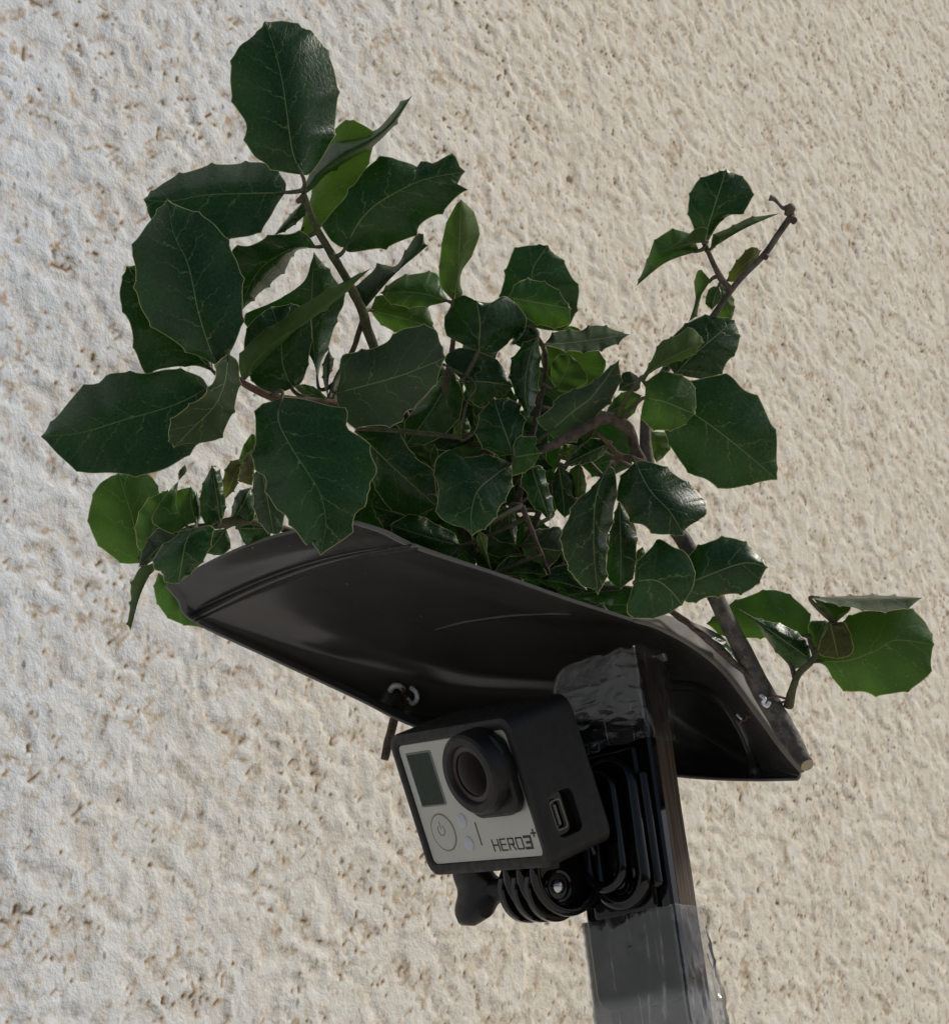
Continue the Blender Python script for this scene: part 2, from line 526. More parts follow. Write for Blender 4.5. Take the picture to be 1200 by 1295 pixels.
def build_wall():
    def axis(lo, hi, step, far_lo, far_hi):
        mid = np.arange(lo, hi + step / 2, step)
        l, s, p = [], step, lo
        while p > far_lo:
            s *= 1.25
            p -= s
            l.append(p)
        r, s, p = [], step, hi
        while p < far_hi:
            s *= 1.25
            p += s
            r.append(p)
        return np.concatenate([l[::-1], mid, r])
    xs = axis(-0.46, 1.15, 0.0018, -3.0, 4.0)
    zs = axis(-0.40, 0.66, 0.0018, -1.62, 2.2)
    X, Z = np.meshgrid(xs, zs)
    xm, zm = X * 1000, Z * 1000
    wx = vnoise(xm / 22, zm / 22, 3) * 7 + vnoise(xm / 9, zm / 9, 4) * 2.5
    wz = vnoise(xm / 22, zm / 22, 5) * 7 + vnoise(xm / 9, zm / 9, 6) * 2.5
    a, b = xm + wx, zm + wz
    n = vnoise(a / 15, b / 10, 11) + 0.55 * vnoise(a / 7, b / 5, 12) + 0.30 * vnoise(a / 3.2, b / 2.6, 13)
    n2 = vnoise(a / 9 + 40, b / 7, 17) + 0.5 * vnoise(a / 4, b / 3.4, 18)
    amt = sstep(vnoise(xm / 34, zm / 30, 31), -0.45, 0.25)
    h = 0.80 * sstep(n, -0.42, 0.06) + 0.55 * sstep(n2, 0.0, 0.46)
    h += 0.26 * vnoise(a / 4.6, b / 4.2, 14) + 0.12 * vnoise(xm / 2.4, zm / 2.4, 15)
    clus = vnoise(xm / 15, zm / 12, 22)
    pn = vnoise(a / 2.0, b / 2.6, 21) + 0.75 * clus
    pit = sstep(pn, 0.66, 1.0) * 0.8
    pn2 = vnoise(xm / 1.5 + 9, zm / 3.6, 25) - 0.25 * clus + 0.40 * vnoise(xm / 50, zm / 50, 26)
    pit = np.maximum(pit, sstep(pn2, 0.68, 0.84) * 0.95)
    h -= pit * 0.6
    h += 0.9 * vnoise(xm / 80, zm / 80, 23)
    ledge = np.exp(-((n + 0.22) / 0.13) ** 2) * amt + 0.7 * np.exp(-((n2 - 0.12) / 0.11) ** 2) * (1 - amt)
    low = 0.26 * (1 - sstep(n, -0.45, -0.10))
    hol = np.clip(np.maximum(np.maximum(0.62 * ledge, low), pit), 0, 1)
    pts = (np.array(WALL_E)[None, None] * X[..., None] + np.array(WALL_N)[None, None] * (h * 0.001)[..., None])
    pts[..., 2] += Z
    ny, nx = X.shape
    idx = np.arange(nx * ny).reshape(ny, nx)
    q = np.stack([idx[:-1, :-1], idx[:-1, 1:], idx[1:, 1:], idx[1:, :-1]], -1).reshape(-1, 4)
    me = bpy.data.meshes.new("stucco_wall")
    me.vertices.add(nx * ny)
    me.vertices.foreach_set("co", pts.reshape(-1))
    me.loops.add(q.size)
    me.loops.foreach_set("vertex_index", q.reshape(-1).astype(np.int32))
    me.polygons.add(len(q))
    me.polygons.foreach_set("loop_start", (np.arange(len(q)) * 4).astype(np.int32))
    me.polygons.foreach_set("loop_total", np.full(len(q), 4, np.int32))
    me.update(calc_edges=True)
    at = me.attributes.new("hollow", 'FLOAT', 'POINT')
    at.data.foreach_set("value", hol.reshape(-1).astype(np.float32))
    smooth(me)
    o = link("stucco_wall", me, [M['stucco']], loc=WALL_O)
    tag(o, "cream painted wall of rough troweled stucco behind the leaves and camera", "wall")


build_wall()

bm = bmesh.new()
bmesh.ops.create_grid(bm, x_segments=40, y_segments=40, size=6)
for v in bm.verts:
    v.co.z = 0.008 * mn.noise(v.co * 1.7)
me = bpy.data.meshes.new("ground")
bm.to_mesh(me)
bm.free()
go = link("ground", me, [M['ground']], loc=(0, 0, -0.02))
go["kind"] = "structure"

# ------------------------------------------------------------------ tubes
def tube_geo(pts, radii, sides=8, bump=0.0, cap=True, seed=0):
    """pts world Vectors, radii in metres -> verts, faces"""
    vs, fs = [], []
    n = len(pts)
    prev = None
    for i in range(n):
        t = (pts[min(i + 1, n - 1)] - pts[max(i - 1, 0)]).normalized()
        if prev is None:
            ref = Vector((0.3, 0.2, 1)) if abs(t.z) < 0.9 else Vector((1, 0.1, 0))
            u = t.cross(ref).normalized()
        else:
            u = (prev - t * prev.dot(t)).normalized()
        prev = u
        v = t.cross(u)
        for k in range(sides):
            a = 2 * math.pi * k / sides
            r = radii[i]
            if bump:
                r *= 1 + bump * mn.noise(pts[i] * 260 + Vector((math.cos(a), math.sin(a), seed)))
            vs.append(pts[i] + (u * math.cos(a) + v * math.sin(a)) * r)
    for i in range(n - 1):
        for k in range(sides):
            k2 = (k + 1) % sides
            fs.append((i * sides + k, i * sides + k2, (i + 1) * sides + k2, (i + 1) * sides + k))
    if cap:
        fs.append(tuple(range(sides))[::-1])
        fs.append(tuple((n - 1) * sides + k for k in range(sides)))
    return vs, fs


def stem_obj(name, path, mat, parent, bump=0.25, sides=9, cut_start=False, n=None):
    """path: [(px, py, z_mm, radius_mm)]"""
    c = catmull(path, n or max(8, 7 * len(path)))
    pts = [P(*q[:3]) for q in c]
    rr = [max(0.0002, q[3] * 0.001) for q in c]
    vs, fs = tube_geo(pts, rr, sides, bump, True, random.random() * 9)
    base = pts[0].copy()
    me = bpy.data.meshes.new(name)
    me.from_pydata([v - base for v in vs], [], fs)
    smooth(me)
    o = link(name, me, [mat, M['cut']], parent, base - parent.location if parent else base)
    if cut_start:
        me.polygons[len(fs) - 2].material_index = 1
        me.polygons[len(fs) - 2].use_smooth = False
    return o, pts


# ------------------------------------------------------------------ leaves
SPRIGS = {}


def sprig(key, loc, label):
    e = empty("oak_sprig", Matrix.Translation(P(*loc)), label, "oak sprig", "leafy oak sprigs on the pot")
    SPRIGS[key] = (e, [])
    return e


def stem(key, name, path, mat='twig', **kw):
    e, sk = SPRIGS[key]
    o, pts = stem_obj(name, path, M[mat], e, **kw)
    sk.extend(pts)
    return o


NT, NS = 40, 6


def leaf(key, base, tip, A, B, z, za=None, zb=None, dz=0.0, arch=None, mid=None, mat='t', under=False, teeth=5, spine=1.0, petiole=True):
    e, sk = SPRIGS[key]
    rg = random.Random(int(base[0] * 131 + base[1] * 17 + tip[0] * 7))
    za = rg.uniform(-5, 5) if za is None else za
    zb = rg.uniform(-5, 5) if zb is None else zb
    arch = rg.uniform(-5, 3) if arch is None else arch
    a = catmull([base] + list(A) + [tip], NT + 1)
    b = catmull([base] + list(B) + [tip], NT + 1)
    if mid:
        m_ = catmull([base] + list(mid) + [tip], NT + 1)
    else:
        m_ = catmull([base, tuple(0.5 * (np.array(base) + tip) * 0.7 + 0.3 * 0.5 * (a[NT // 2] + b[NT // 2])), tip], NT + 1)
    L = np.linalg.norm(np.subtract(tip, base))
    # spines on the margin
    step = NT // teeth
    for ed, ph in ((a, 0), (b, step // 2)):
        for i in range(1, NT):
            dist = min(abs(i - kk) for kk in range(step // 2 + ph + 2, NT + step, step))
            if i < 5:
                continue
            f = {0: 1.45, 1: 0.42, 2: 0.12}.get(dist, 0.0)
            if f:
                o = ed[i] - m_[i]
                ln = np.linalg.norm(o)
                if ln > 3:
                    ed[i] = ed[i] + o / ln * f * spine * min(5.0, 0.042 * L + 0.9)
    tt = tip + (np.array(tip) - m_[-3]) / max(1e-3, np.linalg.norm(np.array(tip) - m_[-3])) * 3.6 * spine
    a[-1] = b[-1] = m_[-1] = tt
    ts = np.linspace(0, 1, NT + 1)
    zm = z + dz * ts + arch * np.sin(math.pi * ts)
    env = np.sin(math.pi * np.clip(ts, 0.0, 1.0)) ** 0.6
    ph0 = rg.uniform(0, 6.28)
    verts, uvs, edges = [], [], []
    sv = [-(1 - (k / NS)) for k in range(NS)] + [0] + [(k + 1) / NS for k in range(NS)]
    # the outermost strip is narrow, so that the pale margin stays thin
    sv = [math.copysign(abs(s) ** 0.75, s) if s else 0.0 for s in sv]
    grid = []
    along = np.r_[0, np.cumsum(np.linalg.norm(np.diff(np.c_[m_, zm * 4.2], axis=0), axis=1))] / 4.3
    for i in range(NT + 1):
        for s in sv:
            ed, ze = (a[i], za) if s < 0 else (b[i], zb)
            q = m_[i] + (ed - m_[i]) * abs(s)
            rip = 0.55 * math.sin(ts[i] * 21 + ph0 - abs(s) * 3.0 + (1.5 if s < 0 else 0)) * abs(s) * env[i]
            rip += 0.9 * math.sin(ts[i] * 8 + ph0 * 2 + (2.2 if s < 0 else 0)) * abs(s) ** 2 * env[i]
            zz = zm[i] + ze * env[i] * (abs(s) ** 1.35) + rip + 0.5 * (1 - min(1, abs(s) * 5)) * env[i]
            grid.append((q[0], q[1], zz))
            hw = math.hypot(np.linalg.norm(ed - m_[i]) / 4.3, ze * env[i])
            uvs.append((s * hw, along[i]))
            edges.append((1 - abs(s)) * hw)
    pw = [P(*g) for g in grid]
    w = len(sv)
    faces = [(i * w + j, i * w + j + 1, (i + 1) * w + j + 1, (i + 1) * w + j) for i in range(NT) for j in range(w - 1)]
    nrm = Vector((0, 0, 0))
    for f in faces:
        nrm += (pw[f[1]] - pw[f[0]]).cross(pw[f[3]] - pw[f[0]])
    view = (CAM - pw[len(pw) // 2]).normalized()
    if (nrm.dot(view) < 0) != under:
        faces = [f[::-1] for f in faces]
    org = pw[NS].copy()
    verts = [p - org for p in pw]
    mi = [0] * len(faces)
    if petiole and sk:
        best = min(sk, key=lambda q: (q - org).length)
        if 0.0015 < (best - org).length < 0.034:
            c1 = org + (org - pw[3 * w + NS]) * 1.0
            pts = []
            for kk in range(7):
                t = kk / 6
                pts.append(org * (1 - t) ** 2 + c1 * 2 * t * (1 - t) + best * t * t)
            pts.insert(0, pw[3 * w + NS])
            tv, tf = tube_geo(pts, [0.0003] + [0.00052 + 0.0003 * kk / 6 for kk in range(7)], 6, 0.1)
            o0 = len(verts)
            verts += [v - org for v in tv]
            uvs += [(0.0, 0.0)] * len(tv)
            edges += [9.0] * len(tv)
            faces += [tuple(x + o0 for x in f) for f in tf]
            mi += [1] * len(tf)
    me = bpy.data.meshes.new("leaf")
    me.from_pydata(verts, [], faces)
    me.polygons.foreach_set("material_index", mi)
    smooth(me)
    ul = me.uv_layers.new(name="leaf_mm")
    vi = np.zeros(len(me.loops), np.int32)
    me.loops.foreach_get("vertex_index", vi)
    ul.data.foreach_set("uv", np.array(uvs, np.float32)[vi].reshape(-1))
    at = me.attributes.new("edge_mm", 'FLOAT', 'POINT')
    at.data.foreach_set("value", np.array(edges, np.float32))
    return link("leaf", me, [M[mat], M['green_stem']], e, org - e.location)


# ---- tall sprig, upper left
sprig('A', (560, 640, 40), "tallest oak sprig, its broad top leaf highest in the picture, at upper left")
stem('A', 'stem', [(600, 700, 42, 1.7), (540, 580, 34, 1.6), (490, 480, 24, 1.5), (466, 420, 15, 1.5), (455, 385, 11, 1.4), (431, 340, 6, 1.25), (401, 290, 2, 1.05), (383, 240, 0, 0.8)], 'green_stem')
stem('A', 'twig', [(460, 400, 14, 0.9), (447, 440, 18, 0.8), (425, 480, 22, 0.8), (418, 506, 26, 0.7)], 'twig')
stem('A', 'twig', [(540, 580, 34, 1.0), (560, 500, 24, 0.9), (572, 440, 20, 0.8), (574, 392, 18, 0.6)], 'twig')
leaf('A', (382, 221), (335, 28), [(353, 216), (334, 205), (322, 198), (312, 179), (311, 156), (298, 133), (291, 99), (300, 62), (315, 49), (329, 38)],
     [(394, 218), (415, 186), (424, 154), (426, 118), (423, 89), (410, 61), (394, 38), (384, 36), (360, 26)], -8, 4, 13, 8, -4, mid=[(370, 191), (363, 143), (356, 97), (345, 54)], teeth=5, spine=.6)
leaf('A', (361, 243), (183, 252), [(360, 228), (336, 206), (304, 207), (262, 210), (212, 228)], [(350, 259), (340, 277), (323, 295), (304, 300), (280, 300), (240, 297), (204, 286), (189, 273)], 8, 12, -6, 6, 0, mid=[(320, 244), (262, 246), (215, 254)], mat='t', spine=.6)
leaf('A', (384, 254), (347, 297), [(368, 270), (354, 287)], [(388, 268), (372, 284), (358, 293)], 6, 4, 3, teeth=4, spine=.4)
leaf('A', (378, 298), (447, 152), [(386, 270), (396, 240), (405, 205), (415, 183), (422, 165), (434, 154)], [(391, 296), (410, 283), (443, 240), (462, 213), (471, 188), (473, 170), (462, 159)], 14, 6, -2, 2, 0, mat='y', under=True, spine=.3)
leaf('A', (379, 250), (521, 121), [(393, 219), (415, 187), (434, 178), (457, 174), (474, 167), (503, 135)], [(397, 237), (413, 220), (438, 204), (472, 184), (497, 159)], 0, 18, 16, -4, 0, mid=[(405, 219), (442, 193), (480, 169), (500, 150)], mat='y', teeth=4, spine=.5)
leaf('A', (437, 313), (586, 217), [(430, 312), (416, 301), (411, 284), (420, 267), (443, 242), (462, 213), (488, 199), (504, 202), (521, 207), (527, 212), (539, 205), (548, 206), (572, 194), (578, 207)],
     [(443, 319), (485, 312), (506, 305), (522, 297), (533, 282), (560, 265), (575, 251), (588, 237), (578, 236)], 4, 4, 10, 8, -3, mid=[(452, 284), (468, 265), (487, 251), (533, 228)], spine=.7, teeth=5)
leaf('A', (400, 312), (306, 392), [(386, 295), (362, 296), (346, 297), (317, 310), (294, 316), (292, 352)], [(373, 318), (361, 340), (340, 360), (321, 377), (313, 385)], 6, -4, 12, 6, 0, mid=[(372, 314), (338, 332), (316, 360)], spine=.5)
leaf('A', (573, 380), (583, 252), [(560, 366), (555, 350), (558, 313), (564, 284), (574, 263)], [(585, 372), (582, 358), (584, 343), (597, 322), (606, 295), (600, 270), (590, 258)], 14, 3, 6, 0, -3, mid=[(580, 345), (581, 310)], mat='y', under=True, spine=.15)
leaf('A', (460, 392), (539, 312), [(452, 364), (470, 344), (484, 335), (500, 336), (511, 322), (521, 304), (531, 295)], [(466, 380), (473, 364), (494, 345), (515, 332), (530, 320)], 12, 9, 9, 0, 0, spine=.8, mat='t', under=True, teeth=4)
leaf('A', (568, 381), (482, 370), [(558, 364), (555, 350), (545, 344), (510, 349), (494, 358)], [(545, 386), (516, 388), (493, 382)], 16, 8, 3, 0, 0, mid=[(535, 371), (510, 369)], mat='y', spine=.5, teeth=4)
leaf('A', (468, 392), (549, 415), [(478, 374), (500, 376), (538, 386)], [(480, 408), (500, 419), (525, 422)], 22, 4, 4, 0, 0, mat='y', spine=.3)
leaf('A', (402, 487), (397, 319), [(395, 455), (375, 435), (340, 425), (311, 412), (314, 396), (340, 384), (362, 373), (384, 356), (392, 338)], [(404, 467), (408, 453), (417, 433), (426, 402), (435, 383), (430, 362), (423, 352), (407, 331)], 20, 2, 8, -4, 2, mid=[(397, 440), (394, 390)], spine=.5)
leaf('A', (415, 503), (416, 442), [(409, 482), (409, 459)], [(416, 478), (422, 459)], 14, 8, 8, mat='t', under=True, teeth=4, spine=.5)
leaf('A', (420, 509), (371, 488), [(400, 491), (384, 486)], [(404, 510), (386, 502)], 6, 3, 3, mat='y', spine=.2)
leaf('A', (418, 512), (434, 486), [(417, 498), (424, 490)], [(431, 508), (435, 496)], 24, 2, 2, mat='y', spine=.2)
leaf('A', (425, 497), (562, 453), [(431, 470), (433, 449), (460, 444), (490, 432), (511, 415), (548, 415), (556, 432)], [(428, 514), (443, 537), (480, 538), (509, 533), (512, 522), (537, 502), (551, 482)], -4, 5, 2, -4, -4, mid=[(460, 488), (500, 477), (530, 466)], mat='g', spine=.6)

# ---- side sprig, left edge
sprig('B', (440, 560, 20), "oak sprig spreading its widest leaves farthest to the left edge of the picture")
stem('B', 'stem', [(520, 620, 36, 1.4), (480, 545, 24, 1.3), (440, 515, 6, 1.2), (400, 508, -2, 1.15), (350, 503, -8, 1.15), (322, 492, -10, 1.1), (300, 478, -10, 0.9), (284, 460, -10, 0.6)], 'red_stem')
leaf('B', (275, 463), (212, 254), [(255, 452), (238, 443), (216, 428), (198, 415), (179, 391), (174, 369), (171, 338), (168, 317), (182, 289), (196, 272)], [(290, 447), (299, 430), (304, 412), (307, 377), (302, 337), (293, 318), (272, 284), (242, 267)],
     -14, 8, 6, 18, -7, mid=[(265, 440), (251, 395), (238, 335), (220, 296)], spine=.7, teeth=5)
leaf('B', (270, 470), (161, 337), [(243, 462), (200, 467), (184, 472), (172, 445), (165, 411), (151, 373)], [(262, 420), (215, 360), (182, 336)], 2, -2, 6, 0, 0, mat='t', under=False, spine=.5)
leaf('B', (264, 491), (53, 552), [(252, 475), (215, 467), (184, 472), (140, 472), (125, 484), (102, 492), (72, 527)], [(265, 532), (247, 564), (215, 590), (180, 600), (140, 598), (106, 597), (78, 579)],
     -10, 13, -9, -2, -5, mid=[(217, 513), (160, 530), (102, 547)], spine=.5, teeth=4)
leaf('B', (289, 447), (221, 565), [(276, 458), (271, 480), (258, 500), (230, 520), (217, 533), (213, 550)], [(301, 458), (302, 485), (295, 517), (279, 551), (262, 559), (240, 560)], -18, -4, 10, -8, -6, mid=[(284, 485), (270, 515), (245, 540)], mat='g', under=True, spine=.6)
leaf('B', (306, 482), (469, 339), [(302, 458), (313, 437), (328, 423), (355, 406), (382, 387), (407, 371), (438, 354)], [(315, 471), (321, 458), (340, 440), (359, 424), (382, 412), (411, 390), (434, 373), (449, 358)], -6, 15, -13, 4, 0, mat='y', under=True, teeth=5, spine=.5)
leaf('B', (369, 491), (344, 388), [(345, 499), (325, 488), (312, 465), (309, 430), (320, 405)], [(383, 481), (391, 450), (394, 410), (378, 386)], 8, -2, 5, 4, -2, mid=[(358, 462), (355, 425)], spine=.3)
leaf('B', (357, 502), (406, 700), [(342, 508), (331, 511), (324, 530), (323, 560), (322, 593), (335, 603), (340, 624), (349, 643), (363, 653), (375, 672), (388, 690), (396, 682), (402, 694)],
     [(382, 504), (413, 512), (438, 521), (439, 541), (459, 555), (469, 576), (477, 596), (464, 616), (463, 639), (450, 649), (440, 676), (420, 692)], -18, 8, 4, -20, -6, mid=[(352, 532), (369, 567), (390, 599), (405, 625), (412, 660)], spine=.7, teeth=5)
leaf('B', (330, 588), (346, 675), [(321, 602), (320, 626), (323, 650), (331, 664), (338, 673)], [(345, 610), (358, 632), (360, 650), (354, 674)], -8, 4, 4, 0, 0, mat='g', spine=.4)
leaf('B', (338, 588), (302, 582), [(322, 550), (309, 562)], [(322, 594), (308, 592)], 20, 2, 2, mat='y', spine=.3)
leaf('B', (303, 609), (323, 566), [(302, 600), (308, 582), (316, 571)], [(318, 612), (322, 590)], 12, 3, 3, mat='b', spine=.5)
leaf('B', (284, 632), (309, 579), [(282, 610), (286, 592), (294, 583)], [(298, 617), (302, 604), (310, 592)], 22, 3, 3, mat='b', under=True, spine=.5)

# ---- low sprig at the mouth of the pot
sprig('C', (470, 690, 52), "low oak sprig hanging small leaves over the pot's left rim")
stem('C', 'stem', [(520, 705, 60, 1.2), (440, 690, 52, 1.1), (370, 672, 44, 1.0), (320, 660, 38, 1.1), (290, 660, 34, 1.4), (268, 665, 31, 1.3), (240, 668, 30, 0.8), (222, 676, 30, 0.5)], 'green_stem')
leaf('C', (178, 712), (150, 599), [(160, 713), (145, 706), (122, 685), (112, 656), (118, 627), (128, 610)], [(197, 690), (208, 655), (201, 622), (190, 601), (170, 599)], 38, 4, 6, 2, -3, mid=[(173, 690), (168, 658), (158, 625)], mat='y', spine=.3)
leaf('C', (183, 701), (212, 620), [(175, 692), (172, 662), (186, 633)], [(208, 690), (220, 660), (222, 636)], 32, 3, 3, mat='y', spine=.3)
leaf('C', (236, 665), (226, 608), [(220, 674), (205, 670), (192, 657), (200, 640), (212, 623)], [(223, 660), (218, 640), (221, 622)], 26, -2, 5, mat='y', under=False, spine=.3, teeth=4)
leaf('C', (226, 608), (234, 587), [(226, 597)], [(236, 596)], 28, 2, 2, mat='g', under=True, petiole=False, spine=.3)
leaf('C', (248, 661), (242, 616), [(232, 662), (219, 644), (223, 622)], [(252, 645), (247, 625)], 33, 3, 3, mat='y', spine=.3)
leaf('C', (250, 664), (248, 620), [(247, 645)], [(256, 645)], 36, 6, 6, mat='t', teeth=4, spine=.2)
leaf('C', (278, 660), (268, 589), [(262, 665), (253, 645), (255, 618), (262, 601)], [(284, 650), (285, 622), (281, 605), (276, 590)], 28, 5, 5, mat='t', spine=.4, mid=[(276, 640), (272, 615)])
leaf('C', (292, 662), (318, 616), [(294, 640), (302, 622)], [(318, 660), (323, 635)], 38, 4, 4, mat='t', spine=.3)
leaf('C', (300, 668), (345, 668), [(315, 650), (335, 655)], [(312, 690), (335, 690)], 46, 4, 4, mat='t', spine=.3)
leaf('C', (286, 668), (262, 700), [(268, 672), (258, 685)], [(292, 690), (280, 702)], 46, 4, 4, mat='t', spine=.3)
leaf('C', (245, 668), (226, 737), [(232, 671), (220, 681), (206, 690), (196, 705), (195, 720), (207, 724), (208, 736)], [(267, 665), (268, 683), (260, 704), (247, 720)], 14, 6, 4, -2, -4, mid=[(236, 683), (231, 705)], mat='t', spine=.5)
leaf('C', (223, 678), (176, 717), [(205, 667), (192, 676), (183, 690), (178, 703)], [(210, 692), (197, 706), (186, 714)], 24, 4, 4, mat='g', spine=.4)
leaf('C', (198, 710), (165, 797), [(184, 716), (174, 722), (165, 745), (166, 760), (162, 785)], [(194, 723), (178, 738), (171, 764), (168, 785)], 18, 9, 9, 0, 0, mat='y', under=True, spine=.5, teeth=4)
leaf('C', (200, 724), (262, 794), [(195, 745), (200, 764), (213, 781), (233, 790)], [(225, 738), (252, 768)], 92, 3, 3, mat='y', spine=.3, petiole=False)

# ---- dense middle sprig
sprig('D', (640, 700, 48), "dense dark oak sprig in the middle, its leaves crowded behind the pot edge")
stem('D', 'stem', [(650, 740, 50, 1.7), (640, 670, 44, 1.6), (625, 600, 36, 1.4), (610, 520, 30, 1.2), (600, 450, 24, 0.9)], 'twig')
stem('D', 'twig', [(640, 680, 44, 1.1), (660, 610, 30, 1.0), (652, 580, 16, 0.7)], 'twig')
stem('D', 'twig', [(660, 600, 32, 1.0), (680, 520, 30, 0.9), (690, 450, 28, 0.8), (668, 412, 24, 0.7)], 'twig')
stem('D', 'twig', [(650, 720, 48, 1.1), (672, 670, 34, 1.0), (700, 610, 30, 0.9), (740, 560, 26, 0.8)], 'twig')
stem('D', 'twig', [(597, 550, 12, 0.5), (582, 555, 10, 0.45), (590, 510, 8, 0.4), (600, 485, 12, 0.4), (560, 460, 14, 0.4)], 'green_stem')
stem('D', 'twig', [(660, 640, 14, 0.9), (680, 690, 16, 0.7), (700, 740, 24, 0.6)], 'twig')
leaf('D', (666, 412), (692, 311), [(640, 400), (634, 372), (638, 352), (644, 329), (651, 316), (668, 310)], [(700, 418), (720, 411), (729, 387), (732, 366), (724, 352), (711, 329)], 26, 4, 4, 2, -3, mid=[(672, 370), (674, 340)], spine=.5)
leaf('D', (642, 376), (721, 390), [(656, 356), (676, 354), (697, 361), (708, 370)], [(655, 388), (670, 405), (700, 414), (719, 409)], 16, 3, 3, 0, 0, mat='y', spine=.5)
leaf('D', (605, 443), (603, 381), [(585, 435), (566, 424), (562, 405), (573, 382), (585, 373)], [(627, 446), (645, 430), (658, 420), (666, 403), (651, 383), (637, 374), (622, 382)], 8, 8, 8, 0, 0, spine=.3)
leaf('D', (585, 482), (649, 488), [(562, 455), (580, 440), (604, 444), (630, 457)], [(598, 510), (615, 514), (634, 503)], 12, 6, 6, 4, 0, spine=.3)
leaf('D', (680, 426), (668, 527), [(665, 433), (652, 448), (645, 465), (648, 488), (658, 510)], [(683, 450), (682, 466), (679, 498)], 6, 6, 10, 0, -2, mid=[(670, 450), (664, 490)], spine=.5)
leaf('D', (649, 434), (666, 411), [(650, 422)], [(665, 440), (681, 424)], 16, 3, 3, spine=.3)
leaf('D', (687, 436), (795, 423), [(705, 419), (733, 418), (753, 411), (774, 416)], [(696, 438), (718, 443), (748, 444), (774, 437)], 14, 10, -6, 4, 0, mat='g', under=True, spine=.5, mid=[(730, 432)])
leaf('D', (700, 487), (757, 442), [(685, 460), (689, 440), (722, 412)], [(730, 495), (750, 487), (766, 463)], 30, 3, 3, mat='y', spine=.3)
leaf('D', (702, 493), (722, 450), [(697, 475), (699, 458), (708, 448)], [(716, 496), (735, 488), (743, 480), (735, 462)], 20, 3, 3, mat='y', spine=.3, under=False)
leaf('D', (693, 547), (782, 456), [(681, 532), (701, 512), (708, 500), (730, 492), (753, 481), (767, 467)], [(705, 557), (726, 557), (749, 531), (772, 506), (784, 480)], 10, 4, 4, -4, -3, mid=[(725, 520), (750, 500)], mat='g', spine=.6)
leaf('D', (765, 523), (811, 500), [(778, 503), (795, 494)], [(785, 531), (801, 523)], 18, 3, 3, mat='y', spine=.3)
leaf('D', (649, 575), (625, 504), [(629, 575), (610, 564), (602, 547), (606, 530), (610, 518), (621, 508)], [(650, 567), (660, 549), (663, 528), (658, 522), (656, 511), (645, 505)], 2, 4, 4, 10, -2, mid=[(640, 550), (630, 522)], mat='t', spine=.6)
leaf('D', (649, 579), (684, 573), [(650, 562), (655, 553), (674, 552), (679, 557), (676, 564)], [(647, 590), (650, 601), (671, 592)], -2, 2, 2, mat='y', spine=.7, teeth=4)
leaf('D', (646, 586), (597, 677), [(625, 577), (605, 577), (583, 578), (568, 570), (552, 580), (550, 597), (554, 615), (555, 651), (573, 664), (588, 668)], [(648, 603), (644, 622), (633, 640), (621, 661), (608, 670)], 4, 8, 2, -16, -5, mid=[(625, 602), (604, 621), (596, 648)], mat='t', spine=.5)
leaf('D', (606, 671), (622, 723), [(603, 685), (612, 702)], [(616, 680), (616, 698)], 4, 3, 3, mat='y', under=True, spine=.2)
leaf('D', (672, 590), (695, 658), [(660, 602), (659, 613), (667, 625), (672, 638), (684, 648)], [(685, 590), (692, 613), (699, 640)], 10, 3, 4, mat='t', spine=.5, mid=[(680, 615)])
leaf('D', (450, 545), (553, 641), [(470, 537), (499, 535), (508, 552), (525, 578), (545, 592), (551, 612)], [(462, 575), (472, 610), (490, 640), (520, 653)], 16, 3, 5, 4, -3, spine=.3)
leaf('D', (582, 690), (493, 664), [(573, 674), (555, 665), (537, 655), (517, 651)], [(565, 706), (525, 700), (500, 684)], 18, 6, 6, spine=.2)
leaf('D', (574, 468), (514, 562), [(556, 480), (535, 505), (512, 535)], [(585, 500), (578, 532), (548, 558)], 22, 4, 4, spine=.3)
leaf('D', (571, 553), (590, 527), [(576, 538)], [(594, 545)], 30, 2, 2, mat='y', spine=.2)
leaf('D', (547, 593), (550, 562), [(525, 575), (516, 565)], [(554, 574)], 26, 2, 2, mat='y', spine=.2)
leaf('D', (645, 640), (652, 688), [(628, 648), (619, 670), (630, 684)], [(653, 660)], 16, 3, 3, spine=.3)
leaf('D', (659, 690), (711, 697), [(675, 672), (695, 668), (709, 668)], [(668, 708), (684, 722), (700, 712)], 20, 3, 3, mat='g', spine=.4)
leaf('D', (622, 728), (692, 727), [(640, 706), (665, 703), (682, 710)], [(648, 729), (675, 734)], 16, 3, 3, spine=.2)
leaf('D', (706, 588), (714, 655), [(698, 612), (702, 640)], [(726, 605), (730, 640)], 26, 3, 3, spine=.2)
leaf('D', (731, 633), (733, 585), [(721, 612), (720, 596)], [(741, 620), (739, 600)], 28, 2, 2, mat='y', under=True, spine=.2)
leaf('D', (706, 576), (731, 564), [(712, 562)], [(722, 580)], 22, 2, 2, mat='y', under=True, spine=.2)
leaf('D', (772, 560), (712, 589), [(750, 554), (728, 570)], [(757, 580), (730, 588)], 16, 3, 3, spine=.3)
leaf('D', (802, 744), (718, 752), [(780, 738), (745, 733)], [(792, 764), (755, 762)], 26, 3, 3, spine=.3)
leaf('D', (783, 630), (785, 745), [(773, 668), (768, 700), (768, 730)], [(797, 655), (805, 672), (804, 702), (801, 728)], 18, 4, 4, spine=.3)
leaf('D', (803, 714), (813, 691), [(803, 700)], [(816, 704)], 30, 2, 2, mat='y', spine=.2)
leaf('D', (676, 733), (742, 746), [(700, 718), (725, 716)], [(700, 744), (724, 752)], 22, 3, 3, spine=.3)
